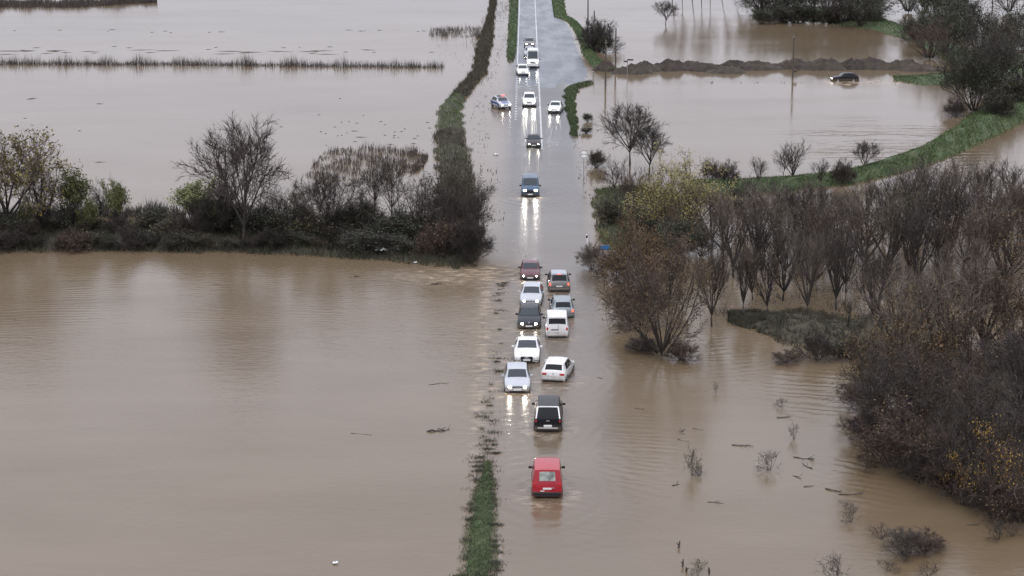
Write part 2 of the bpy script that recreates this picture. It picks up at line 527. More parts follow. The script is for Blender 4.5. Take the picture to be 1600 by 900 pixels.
def build_road():
    xs = np.linspace(ROAD_L, ROAD_R, 12)
    ys = np.concatenate([np.arange(-200, 270, 10.0), np.arange(270, 345, 0.6), np.arange(345, 3000, 15.0)])
    X, Y = np.meshgrid(xs, ys)
    Z = np.vectorize(road_z)(Y)
    Z = Z + 0.03 * noise2(X, Y * 0.5, 2.6, 3, 2) * np.exp(-((Y - 297) / 12) ** 2) - 0.012 * np.abs((X - 1.95) / 3.5) ** 2
    nx = len(xs)
    I, J = np.meshgrid(np.arange(nx - 1), np.arange(len(ys) - 1))
    q = (J * nx + I).ravel()
    road = link('road', mesh_np('road', np.stack([X, Y, Z], -1).reshape(-1, 3), np.stack([q, q + 1, q + nx + 1, q + nx], -1), M['asphalt'], smooth=True))
    tag(road, kind='structure')
    ribbon('centre_line', 1.84, 2.04, 238, 1500, M['line'], 0.012, road, zmin=0.012)
    ribbon('edge_line', -1.40, -1.22, 318, 1500, M['line'], 0.006, road, zmin=0.012)
    ribbon('edge_line', -1.42, -1.24, 96.0, 104.5, M['line_wet'], 0.006, road, zmin=0.008)
    for i in range(22):
        y = 262 + i * 2.5
        ribbon('edge_dash', -1.42, -1.16, y, y + 1.1, M['line'], 0.006, road, zmin=0.012)


def build_lay_by():
    # paved lay-by on the right of the far road, awash at its mouth
    bank('lay_by', [(852, 24), (855, 50), (858, 80), (861, 110), (864, 140)], [(886, 30), (905, 56), (915, 86), (930, 106), (936, 128)], 0.05, M['asphalt'], 60, 0.3, 2, 0.03, 15)


# ------------------------------------------------------------------ banks, grass, reeds
def resample(pts, n):
    pts = np.array(pts, float)
    d = np.concatenate([[0], np.cumsum(np.hypot(*np.diff(pts[:, :2], axis=0).T))])
    t = np.linspace(0, d[-1], n)
    return np.stack([np.interp(t, d, pts[:, k]) for k in range(2)], -1)


def strip_edges(A_px, B_px, n, rag=0.4, seed=0):
    A = resample([P(*p)[:2] for p in A_px], n)
    B = resample([P(*p)[:2] for p in B_px], n)
    A += rag * np.stack([noise2(A[:, 0], A[:, 1], 6.0, 4, seed), noise2(A[:, 0], A[:, 1], 6.0, 4, seed + 1)], -1)
    B += rag * np.stack([noise2(B[:, 0], B[:, 1], 5.0, 4, seed + 2), noise2(B[:, 0], B[:, 1], 5.0, 4, seed + 3)], -1)
    return A, B


def bank(name, A_px, B_px, h, m, n=80, rag=0.4, seed=0, bumpy=0.12, cols=11):
    A, B = strip_edges(A_px, B_px, n, rag, seed)
    V = []
    for i in range(n):
        e = min(1.0, 3.0 * min(i, n - 1 - i) / (n * 0.12) / 3.0 + 0.02)
        for k in range(cols):
            t = k / (cols - 1)
            p = A[i] * (1 - t) + B[i] * t
            prof = 1 - abs(2 * t - 1) ** 2.6
            z = -0.12 + (h * min(1, e) + 0.12) * prof + bumpy * prof * float(noise2(p[0], p[1], 3.0, 3, seed))
            V.append((p[0], p[1], z))
    F = []
    for i in range(n - 1):
        for k in range(cols - 1):
            a = i * cols + k
            F.append((a, a + 1, a + cols + 1, a + cols))
    o = link(name, mesh_np(name, V, np.array(F), m, smooth=True))
    tag(o, kind='structure')
    return A, B, h


def blades(name, pts, h0, h1, w, mats, lean=0.35, label=None, cat=None, midx=None, uneven=0.0):
    """one tapering triangle per blade"""
    n = len(pts)
    an = rng.uniform(0, 6.283, n)
    hh = rng.uniform(h0, h1, n) * (0.6 + 0.4 * rng.random(n))
    if uneven:
        hh = hh * np.clip(1 - uneven + uneven * (0.7 + 1.1 * noise2(pts[:, 0], pts[:, 1] * 0.3, 6.0, 4, 3)), 0.1, 1.6)
    ln = rng.normal(0, lean, (n, 2)) * hh[:, None]
    dx = np.stack([np.cos(an), np.sin(an), np.zeros(n)], -1) * (w * rng.uniform(0.6, 1.3, n))[:, None] * 0.5
    V = np.empty((n, 3, 3))
    V[:, 0] = pts - dx; V[:, 1] = pts + dx
    V[:, 2] = pts; V[:, 2, :2] += ln; V[:, 2, 2] += hh
    F = np.arange(n * 3).reshape(n, 3)
    mm = mats if isinstance(mats, list) else [mats]
    mi = rng.integers(0, len(mm), n) if len(mm) > 1 else None
    o = link(name, mesh_np(name, V.reshape(-1, 3), F, mm, midx=mi))
    tag(o, label, cat, kind='stuff')
    return o


def strip_points(A, B, n, h=0.0, thr=None, scale=3.0, seed=0, lo=-0.06, hi=1.06):
    i = rng.random(n) * (len(A) - 1.001)
    k = i.astype(int); f = (i - k)[:, None]
    a = A[k] * (1 - f) + A[k + 1] * f
    b = B[k] * (1 - f) + B[k + 1] * f
    t = rng.uniform(lo, hi, n)
    p = a * (1 - t[:, None]) + b * t[:, None]
    z = np.maximum(-0.12 + (h + 0.12) * (1 - np.abs(2 * t - 1) ** 2.6) - 0.03, -0.05)
    pts = np.concatenate([p, z[:, None]], 1)
    if thr is not None:
        keep = noise2(p[:, 0], p[:, 1], scale, 3, seed) > thr
        pts = pts[keep]
    return pts


def build_banks():
    # long bank under the tree row on the left
    A, B, h = bank('left_bank', [(-60, 352), (200, 350), (420, 356), (560, 366), (640, 362), (700, 362), (748, 372)],
                   [(-60, 394), (180, 391), (420, 395), (560, 403), (660, 412), (715, 416), (742, 409)], 0.55, M['soil'], 160, 0.5, 1)
    blades('undergrowth', strip_points(A, B, 26000, h), 0.25, 1.0, 0.06, [M['grass_dark'], M['grass_dry'], M['reed_brown'], M['grass_dark']], 0.45,
           'dark brown and green undergrowth covering the bank below the left tree row', 'undergrowth')
    # ditch bank running away from the camera
    A, B, h = bank('ditch_bank', [(700, 372), (690, 300), (681, 240), (683, 205), (689, 165), (705, 152), (727, 128), (742, 110), (748, 70), (760, 30), (766, 0), (769, -20)],
                   [(752, 372), (742, 300), (733, 250), (722, 205), (722, 165), (727, 155), (741, 134), (756, 118), (766, 80), (771, 30), (774, 0), (775, -20)], 0.45, M['turf_brown'], 170, 0.75, 2)
    gr = strip_points(A, B, 30000, h)
    y155, y205, y250 = P(700, 152).y, P(700, 207).y, P(700, 235).y
    g1 = (gr[:, 1] < y155) & (gr[:, 1] > y205) | ((gr[:, 1] > y250 - 9) & (gr[:, 1] < y250 + 2) & (rng.random(len(gr)) < 0.5))
    blades('grass', gr[g1], 0.15, 0.45, 0.07, [M['grass'], M['grass'], M['grass_dark']], 0.4, 'green grass on the ditch bank left of the road', 'grass')
    blades('dry_grass', gr[~g1], 0.3, 0.9, 0.06, [M['grass_dry'], M['reed_brown'], M['grass_dark'], M['reed_brown']], 0.35, 'withered brown growth along the ditch bank left of the road', 'grass')
    # narrow verge along the far left edge of the road
    A, B, h = bank('left_verge', [(797, -20), (795, 40), (792, 80), (793, 96)], [(811, -20), (810, 40), (807, 78), (802, 97)], 0.3, M['turf'], 60, 0.2, 3)
    blades('grass', strip_points(A, B, 9000, h), 0.15, 0.4, 0.08, [M['grass'], M['grass_dark']], 0.4, 'green grass on the narrow verge left of the far road', 'grass')
    # far right verge that swings round the lay-by
    A, B, h = bank('right_verge', [(861, -20), (862, 10), (866, 27), (884, 31), (897, 46), (906, 66), (912, 86), (922, 102), (938, 112)],
                   [(879, -20), (882, 8), (884, 24), (901, 34), (915, 50), (926, 70), (931, 88), (948, 100), (975, 113)], 0.4, M['turf'], 100, 0.25, 1)
    blades('grass', strip_points(A, B, 18000, h), 0.15, 0.4, 0.08, [M['grass'], M['grass'], M['grass_dark']], 0.4, 'bright green grass on the verge curving past the lay-by', 'grass')
    # hooked verge right of the wet road
    A, B, h = bank('hooked_verge', [(926, 128), (900, 131), (884, 138), (882, 150), (884, 170), (890, 195), (894, 212)],
                   [(928, 131), (908, 137), (899, 146), (897, 158), (900, 175), (902, 198), (899, 214)], 0.22, M['turf'], 90, 0.5, 2)
    blades('grass', strip_points(A, B, 9000, h), 0.15, 0.45, 0.08, [M['grass'], M['grass_dark'], M['grass_dark']], 0.4, 'dark green grass on the hooked verge right of the road', 'grass')
    # green dyke on the right
    A, B, h = bank('dyke', [(1660, 128), (1600, 136), (1545, 160), (1492, 200), (1440, 230), (1380, 254), (1310, 272), (1230, 279), (1150, 284), (1080, 286)],
                   [(1660, 170), (1600, 190), (1556, 212), (1510, 233), (1450, 258), (1390, 274), (1330, 288), (1240, 298), (1160, 303), (1080, 304)], 0.7, M['turf'], 150, 0.35, 3, 0.22)
    blades('grass', strip_points(A, B, 42000, h), 0.12, 0.35, 0.09, [M['grass'], M['grass'], M['grass'], M['grass_dark'], M['grass_dry']], 0.5, 'lush green grass on the curving dyke to the right', 'grass')
    # grassy patch among the bushes right of the road
    A, B, h = bank('shrubby_bank', [(936, 296), (934, 320), (936, 345), (945, 372), (955, 392)], [(1010, 296), (1060, 318), (1090, 345), (1100, 372), (1080, 392)], 0.35, M['turf_brown'], 70, 0.4, 1)
    blades('grass', strip_points(A, B, 16000, h), 0.15, 0.5, 0.08, [M['grass_dark'], M['grass'], M['grass_dry']], 0.45, 'patchy green grass under the shrubs right of the road', 'grass')
    # low grassy island
    A, B, h = bank('grassy_island', [(1138, 494), (1180, 487), (1250, 488), (1320, 492), (1400, 498), (1500, 505)], [(1142, 502), (1190, 522), (1240, 540), (1310, 552), (1400, 562), (1500, 575)], 0.40, M['turf_brown'], 90, 1.3, 2, 0.25)
    blades('grass', strip_points(A, B, 30000, h, -0.35, 3.0, 2), 0.1, 0.5, 0.05, [M['grass_dark'], M['reed_brown'], M['grass_dry']], 0.5, 'dull green grass on the low island among the orchard trees', 'grass')
    # bank under the dark thicket at the right edge
    A, B, h = bank('thicket_bank', [(1380, 560), (1430, 660), (1480, 735), (1560, 775), (1680, 800)], [(1600, 540), (1680, 600), (1720, 680), (1760, 740), (1800, 770)], 0.4, M['soil'], 60, 0.5, 1)
    blades('undergrowth', strip_points(A, B, 14000, h), 0.2, 0.9, 0.05, [M['grass_dark'], M['grass_dry'], M['reed_brown']], 0.5, 'dark tangled undergrowth below the thicket at the right edge', 'undergrowth')
    # far grass and dark wood floor, upper right
    A, B, h = bank('wood_floor', [(1170, 8), (1300, 10), (1370, 26), (1440, 50), (1520, 78), (1640, 84)], [(1180, 32), (1290, 36), (1370, 48), (1430, 66), (1510, 112), (1640, 118)], 0.5, M['turf'], 90, 0.5, 3)
    blades('grass', strip_points(A, B, 12000, h), 0.15, 0.4, 0.12, [M['grass'], M['grass_dark']], 0.4, 'green grass on the field edge before the far wood', 'grass')
    # spit of grass behind the black car
    A, B, h = bank('track_verge', [(1396, 121), (1440, 118), (1500, 112), (1560, 104), (1640, 98)], [(1396, 126), (1440, 133), (1500, 134), (1560, 134), (1640, 134)], 0.35, M['turf'], 50, 0.3, 2)
    blades('grass', strip_points(A, B, 7000, h), 0.15, 0.4, 0.10, [M['grass'], M['grass_dark']], 0.4, 'green grass on the spit behind the black car', 'grass')
    # drowned verge left of the near road: dense turf at the bottom, clumps further away
    A, B, h = bank('near_verge', [(720, 905), (724, 860), (732, 810), (740, 770), (752, 745), (760, 725)], [(775, 905), (775, 860), (774, 810), (772, 770), (770, 745), (764, 722)], 0.09, M['turf'], 60, 0.12, 1, 0.05)
    blades('grass', strip_points(A, B, 17000, h, -0.42, 1.1, 3), 0.06, 0.24, 0.035, [M['grass'], M['grass'], M['grass_dark'], M['grass_dry']], 0.8, 'green tufted grass at the bottom of the drowned verge', 'grass')
    A, B = strip_edges([(716, 900), (728, 800), (742, 700), (748, 640), (762, 560), (768, 440)], [(777, 900), (776, 800), (776, 700), (778, 640), (782, 560), (792, 440)], 80, 0.1, 2)
    cl = []
    for i in range(420):
        f = rng.random()
        u = f * (len(A) - 1.01); k = int(u)
        pa, pb = A[k], B[k]
        t = np.clip(rng.normal(0.55, 0.24), 0.02, 1.0)
        c = pa * (1 - t) + pb * t
        pr = np.interp(c[1], [96, 112, 118, 128, 134, 150, 158, 166, 172], [1.0, 1.0, 0.75, 0.42, 0.06, 0.01, 0.10, 0.16, 0.08])
        if rng.random() > pr: continue
        m_ = int(rng.uniform(14, 120) * (1.6 if c[1] < 118 else 0.9))
        q = rng.normal(0, 1, (m_, 2)) * np.array([rng.uniform(.10, .34), rng.uniform(.06, .30)])
        cl.append(c + q)
    q = np.concatenate(cl)
    pts = np.concatenate([q, np.full((len(q), 1), -0.02)], 1)
    blades('drowned_grass', pts, 0.06, 0.22, 0.045, [M['grass_dark'], M['grass_dry'], M['grass_dark'], M['reed']], 0.9, 'dark half drowned grass clumps along the left road edge', 'grass')


def reed_field(name, A_px, B_px, n, h0, h1, w, mats, label, thr=None, scale=3.0, seed=0, lean=0.15, cat='reeds'):
    A, B = strip_edges(A_px, B_px, 80, 0.3, seed)
    pts = strip_points(A, B, n, 0.0, thr, scale, seed)
    pts[:, 2] = -0.05
    return blades(name, pts, h0, h1, w, mats, lean, label, cat, uneven=0.75)


def build_reeds():
    reed_field('reed_row', [(-80, 98), (300, 99), (560, 102), (695, 104)], [(-80, 102), (300, 103), (560, 106), (690, 107)], 8500, 0.25, 2.2, 0.055, [M['reed'], M['reed_brown']],
               'long straight row of grey dead reeds across the flooded left field', -0.85, 11.0, 1)
    reed_field('reed_bed', [(-80, 4), (120, 3), (245, 0)], [(-80, 12), (120, 12), (245, 4)], 9000, 1.0, 2.2, 0.09, [M['reed_brown'], M['reed']],
               'dense brown reed bed at the top left corner', -0.6, 5.0, 2)
    reed_field('reed_patch', [(672, 46), (715, 44), (758, 44)], [(668, 56), (715, 58), (752, 58)], 1800, 0.5, 1.6, 0.07, [M['reed']],
               'sparse grey reeds beside the far end of the ditch bank', -0.1, 2.5, 3)
    reed_field('stalk_patch', [(505, 238), (560, 232), (640, 234), (668, 246)], [(475, 276), (560, 280), (620, 276), (660, 264)], 6000, 0.4, 1.5, 0.06, [M['reed_brown'], M['reed_brown'], M['reed']],
               'patch of dark brown dead stalks standing in the water behind the tree row', -0.25, 4.0, 4)
    reed_field('corn_stalks', [(-60, 333), (120, 332), (290, 331)], [(-60, 343), (120, 342), (290, 341)], 2200, 1.0, 2.0, 0.13, [M['reed'], M['bark']],
               'row of dark dead corn stalks behind the left hedge', -0.5, 3.0, 1, 0.25, 'corn')
    reed_field('stubble', [(778, 0), (778, 60), (752, 125), (735, 190), (738, 260), (775, 360)], [(795, 0), (790, 60), (780, 125), (758, 190), (775, 260), (795, 360)], 2800, 0.1, 0.45, 0.09, [M['reed'], M['grass_dark']],
               'scattered stubble poking out of the water between ditch and road', 0.25, 3.0, 2, 0.6, 'stubble')
    reed_field('far_stubble', [(680, 70), (735, 66), (770, 0)], [(690, 100), (740, 100), (795, 5)], 1300, 0.2, 0.9, 0.06, [M['reed']],
               'thin grey stalks in the water around the far ditch bank', 0.0, 3.0, 3, 0.3, 'stubble')
    reed_field('verge_weeds', [(892, 205), (897, 240), (905, 280), (918, 330)], [(912, 205), (922, 240), (935, 285), (938, 330)], 1200, 0.1, 0.4, 0.10, [M['grass_dark'], M['reed']],
               'dark drowned weeds along the right edge of the wet road', 0.2, 2.0, 4, 0.8, 'weeds')
    reed_field('fence_weeds', [(930, 128), (1040, 128), (1240, 129), (1400, 131)], [(930, 130), (1040, 130), (1240, 131), (1400, 133)], 260, 0.1, 0.5, 0.12, [M['reed']],
               'line of low weed stalks in the water below the dirt heaps', 0.1, 4.0, 1, 0.4, 'weeds')
    reed_field('orchard_weeds', [(1120, 372), (1300, 340), (1640, 300)], [(1120, 486), (1300, 488), (1640, 500)], 14000, 0.3, 1.3, 0.05, [M['reed_brown'], M['reed'], M['bark']],
               'brown tangled weeds standing in the water between the orchard trees', 0.1, 6.0, 2, 0.4, 'weeds')
    # floating scraps far out on the left field: flat slivers too small to tell apart
    V = []; F = []
    spots = []
    for i in range(48):
        spots.append((rng.uniform(0, 680), rng.choice([rng.uniform(72, 84), rng.uniform(150, 260), rng.uniform(46, 52)]), rng.uniform(0.3, 2.2)))
    for i in range(26):
        spots.append((rng.uniform(0, 640), rng.uniform(77, 85), rng.uniform(2.5, 7.0)))
    for i in range(34):
        spots.append((rng.uniform(500, 690), rng.uniform(180, 250), rng.uniform(0.3, 1.0)))
    for (px, py, ln) in spots:
        p = P(px, py); w = rng.uniform(0.12, 0.3)
        b = len(V)
        sk = rng.uniform(-0.15, 0.15) * ln
        V += [(p.x - ln / 2, p.y - sk, -0.02), (p.x, p.y - w, -0.02), (p.x + ln / 2, p.y + sk, -0.02), (p.x, p.y + w, -0.02), (p.x - ln * 0.1, p.y, 0.07)]
        F += [(b, b + 1, b + 4), (b + 1, b + 2, b + 4), (b + 2, b + 3, b + 4), (b + 3, b, b + 4)]
    tag(link('floating_scraps', mesh_np('floating_scraps', V, F, M['debris'])), 'scattered dark scraps floating on the flooded left field', 'debris', kind='stuff')


# ------------------------------------------------------------------ trees
class Wood:
    """collects tapered tubes and single-triangle twigs / leaves"""
    def __init__(s):
        s.V = []; s.F = []; s.m = []

    def tube(s, pts, rads, sides, mi):
        b0 = None
        for i, (p, r) in enumerate(zip(pts, rads)):
            d = (pts[min(i + 1, len(pts) - 1)] - pts[max(i - 1, 0)]).normalized()
            a = d.orthogonal().normalized(); c = d.cross(a)
            b = len(s.V)
            for k in range(sides):
                t = 6.2832 * k / sides
                s.V.append(p + (a * math.cos(t) + c * math.sin(t)) * r)
            if b0 is not None:
                for k in range(sides):
                    s.F.append((b0 + k, b0 + (k + 1) % sides, b + (k + 1) % sides, b + k)); s.m.append(mi)
            b0 = b

    def twig(s, p, q, w, mi):
        d = q - p
        a = Vector((random.uniform(-1, 1), random.uniform(-1, 1), random.uniform(-1, 1))).cross(d)
        if a.length < 1e-6: return
        a = a.normalized() * w * 0.5
        b = len(s.V)
        s.V += [p - a, p + a, q]
        s.F.append((b, b + 1, b + 2)); s.m.append(mi)

    def leaf(s, p, size, mi):
        a = Vector((random.gauss(0, 1), random.gauss(0, 1), random.gauss(0, 1))).normalized() * size
        c = a.orthogonal().normalized() * size * random.uniform(0.5, 0.8)
        b = len(s.V)
        s.V += [p - a * 0.5, p + c * 0.5, p + a * 0.5, p - c * 0.5]
        s.F.append((b, b + 1, b + 2, b + 3)); s.m.append(mi)


def rdir(d, ang):
    a = d.orthogonal().normalized(); c = d.cross(a)
    t = random.uniform(0, 6.2832)
    return (d * math.cos(ang) + (a * math.cos(t) + c * math.sin(t)) * math.sin(ang)).normalized()


KINDS = {
    # H, stems, stem angle range, levels of (children, length ratio, angle lo, angle hi), twigs, twig length, tropism, trunk fraction, leaves per twig end, leaf size
    'bare':  dict(H=9.0, trunk=0.26, tr=0.17, limbs=8, lang=(18, 55), llen=(0.42, 0.66), sub=(7, 5), sang=(22, 55), twigs=13, tl=(0.35, 0.95), trop=0.10, tw=0.030),
    'vase':  dict(H=7.0, trunk=0.14, tr=0.19, limbs=8, lang=(14, 52), llen=(0.50, 0.88), sub=(7, 3), sang=(14, 46), twigs=4, tl=(0.4, 1.15), trop=0.24, tw=0.034),
    'bush':  dict(H=3.2, trunk=0.02, tr=0.05, limbs=22, lang=(8, 66), llen=(0.55, 0.98), sub=(7, 3), sang=(15, 50), twigs=7, tl=(0.25, 0.6), trop=0.14, tw=0.022),
    'sparse': dict(H=2.2, trunk=0.03, tr=0.04, limbs=8, lang=(6, 70), llen=(0.45, 0.98), sub=(4, 2), sang=(18, 60), twigs=3, tl=(0.15, 0.5), trop=0.06, tw=0.026),
    'slim':  dict(H=9.0, trunk=0.60, tr=0.12, limbs=12, lang=(20, 50), llen=(0.20, 0.38), sub=(5, 3), sang=(20, 45), twigs=8, tl=(0.3, 0.8), trop=0.18, tw=0.028),
    'thick': dict(H=8.0, trunk=0.06, tr=0.14, limbs=15, lang=(6, 62), llen=(0.45, 0.92), sub=(7, 4), sang=(18, 60), twigs=5, tl=(0.35, 0.9), trop=0.12, tw=0.030),
}


def grow_tree(kind, seed, leaf=None, leaf_n=0, leaf_size=0.16, twig='twig', name='tree', leaf_lo=0.0, leaf_clump=0.0):
    k = KINDS[kind]
    random.seed(seed * 91 + 5)
    H = k['H']
    W = Wood(); Cn = Wood()

    def branch(p, d, ln, r, sides, tgt, n=4, wander=9):
        pts = [p.copy()]; rads = [r]
        for i in range(n):
            d = (rdir(d, R(random.uniform(1, wander))) + Vector((0, 0, k['trop'] * 0.6))).normalized()
            p = p + d * ln / n
            pts.append(p.copy()); rads.append(max(0.009, r * (1 - 0.82 * (i + 1) / n)))
        tgt.tube(pts, rads, sides, 0)
        return pts

    def along(pts, t):
        f = t * (len(pts) - 1); i = min(int(f), len(pts) - 2); f -= i
        return pts[i].lerp(pts[i + 1], f), (pts[i + 1] - pts[i]).normalized()

    base = Vector((0, 0, -0.5))
    tops = [(Vector((0, 0, k['trunk'] * H)), Vector((0, 0, 1)))]
    tp = branch(base, Vector((random.uniform(-.05, .05), random.uniform(-.05, .05), 1)).normalized(), k['trunk'] * H + 0.5, k['tr'], 6, W, 4, 5)
    stems = []
    for i in range(k['limbs']):
        t = random.uniform(0.55, 1.0) if kind != 'slim' else random.uniform(0.35, 1.0)
        p, d0 = along(tp, t if k['trunk'] > 0.15 else random.uniform(0.9, 1.0))
        an = R(random.uniform(*k['lang']))
        az = 6.2832 * (i + random.uniform(-.3, .3)) / k['limbs'] * (1 if kind != 'slim' else 2.4)
        if i == 0: an *= 0.2
        d = Vector((math.sin(an) * math.cos(az), math.sin(an) * math.sin(az), math.cos(an)))
        if kind in ('bush', 'thick', 'sparse'):
            p = p + Vector((math.cos(az), math.sin(az), 0)) * random.uniform(0, 0.06 * H)
            p.z = max(-0.1, p.z - 0.2)
        ln = H * random.uniform(*k['llen']) * (1 - 0.25 * an)
        stems.append(branch(p, d, ln, k['tr'] * random.uniform(0.42, 0.62), 5, W, 5, 12))
    lf = []
    for st in stems:
        for a in range(k['sub'][0]):
            t = 0.22 + 0.78 * (a + random.random()) / k['sub'][0]
            p, d = along(st, min(t, 0.99))
            ln1 = H * 0.30 * (1.25 - 0.75 * t) * random.uniform(0.7, 1.2)
            b1 = branch(p, rdir(d, R(random.uniform(*k['sang']))), ln1, k['tr'] * 0.20, 3, Cn, 3, 14)
            for b in range(k['sub'][1]):
                t2 = 0.2 + 0.8 * (b + random.random()) / k['sub'][1]
                p2, d2 = along(b1, min(t2, 0.99))
                b2 = branch(p2, rdir(d2, R(random.uniform(*k['sang']))), ln1 * 0.55 * random.uniform(0.6, 1.2), k['tr'] * 0.10, 3, Cn, 2, 16)
                for c in range(k['twigs']):
                    p3, d3 = along(b2, min(0.99, 0.1 + 0.9 * random.random()))
                    dd = (rdir(d3, R(random.uniform(15, 55))) + Vector((0, 0, k['trop']))).normalized()
                    q = p3 + dd * random.uniform(*k['tl'])
                    Cn.twig(p3, q, k['tw'], 0)
                    mid = p3.lerp(q, random.uniform(0.3, 0.7))
                    Cn.twig(mid, mid + (rdir(dd, R(random.uniform(25, 50)))) * random.uniform(0.2, 0.45), k['tw'] * 0.8, 0)
                    if leaf_n and q.z > leaf_lo * H:
                        lf.append(q); lf.append(mid)
    if leaf_n and lf:
        sel = lf
        if leaf_clump:
            sel = [q for q in lf if float(noise2(q.x + q.z * 0.7, q.y + q.z * 0.9, 2.2, 2, seed % 4)) > leaf_clump] or lf[:10]
        for i in range(leaf_n):
            q = random.choice(sel)
            Cn.leaf(q + Vector((random.gauss(0, .12), random.gauss(0, .12), random.gauss(0, .12))), leaf_size * random.uniform(0.6, 1.4), 1)
    tw = M[twig]
    me_t = mesh_np(name + '_trunk', [tuple(v) for v in W.V], W.F, M['bark'], smooth=True)
    me_c = mesh_np(name + '_crown', [tuple(v) for v in Cn.V], Cn.F, [tw, M[leaf] if leaf else tw], midx=Cn.m)
    zz = sorted(v.z for v in Cn.V)
    top = zz[int(len(zz) * 0.995)]
    return dict(trunk=me_t, crown=me_c, top=top)


SPEC = {}


def species():
    S = SPEC
    S['bare1'] = grow_tree('bare', 1); S['bare2'] = grow_tree('bare', 2); S['bare3'] = grow_tree('bare', 3)
    S['vase1'] = grow_tree('vase', 4); S['vase2'] = grow_tree('vase', 5); S['vase3'] = grow_tree('vase', 6, 'leaf_brown', 500, 0.13)
    S['vase4'] = grow_tree('vase', 7, twig='twig_grey'); S['vase5'] = grow_tree('vase', 17, 'leaf_olive', 900, 0.13, twig='twig_grey')
    S['bush1'] = grow_tree('bush', 8); S['bush2'] = grow_tree('bush', 9, 'leaf_dark', 1600, 0.13); S['bush3'] = grow_tree('bush', 10, 'leaf_olive', 1300, 0.12)
    S['bush4'] = grow_tree('bush', 11, 'leaf_brown', 700, 0.11, twig='twig_red')
    S['bush5'] = grow_tree('bush', 21, twig='twig_grey')
    S['slim1'] = grow_tree('slim', 12); S['slim2'] = grow_tree('slim', 13)
    S['yellow'] = grow_tree('bare', 14, 'leaf_yellow', 3200, 0.20, twig='twig_grey')
    S['willow'] = grow_tree('thick', 15, 'leaf_yellow', 7500, 0.15, twig='twig_grey', leaf_lo=0.15)
    S['green'] = grow_tree('vase', 16, 'leaf_green', 4600, 0.22, twig='twig_grey')
    S['autumn'] = grow_tree('thick', 18, 'leaf_rust', 6500, 0.13, twig='twig_red', leaf_lo=0.3)
    S['redthick'] = grow_tree('thick', 19, 'leaf_brown', 250, 0.13, twig='twig_red')
    S['dark1'] = grow_tree('thick', 20, 'leaf_dark', 5200, 0.19); S['dark2'] = grow_tree('thick', 22, 'leaf_dark', 2200, 0.19)
    S['rust'] = grow_tree('thick', 35, 'leaf_brown', 6000, 0.10, twig='twig_red', leaf_lo=0.22); S['thick1'] = grow_tree('thick', 23); S['thick3'] = grow_tree('thick', 33, 'leaf_brown', 900, 0.13, twig='twig_red'); S['thick2'] = grow_tree('thick', 24, 'leaf_olive', 2600, 0.16)
    S['gold'] = grow_tree('sparse', 25, 'leaf_gold', 480, 0.050, twig='twig_red', leaf_clump=0.1, leaf_lo=0.55)
    S['sprig'] = grow_tree('sparse', 26, 'leaf_olive', 260, 0.11, twig='twig_grey')
    S['spare1'] = grow_tree('sparse', 27); S['spare2'] = grow_tree('sparse', 28, twig='twig_red'); S['spare3'] = grow_tree('sparse', 29, twig='twig_grey')
    S['vase6'] = grow_tree('vase', 30, twig='twig_grey'); S['vase7'] = grow_tree('vase', 31, 'leaf_brown', 900, 0.14, twig='twig_red')


TREES = []
_tr = random.Random(11)


def tree(px, py, hpx, sp, label, name='bare_tree', cat='tree', group=None, wide=1.0, lean=(0, 0), z=0.0):
    p = P(px, py, z)
    s = hpx / (ppm(py) * 0.975) / SPEC[sp]['top']
    root = empty(name, p, _tr.uniform(0, 6.28))
    root.scale = (s * wide, s * wide, s)
    root.rotation_euler = (R(lean[1]), R(lean[0]), 0)
    root.rotation_euler.rotate_axis('Z', _tr.uniform(0, 6.28))
    link('trunk' if cat == 'tree' else 'stem', SPEC[sp]['trunk'], root)
    link('crown' if cat == 'tree' else 'foliage', SPEC[sp]['crown'], root)
    tag(root, label, cat, group)
    return root


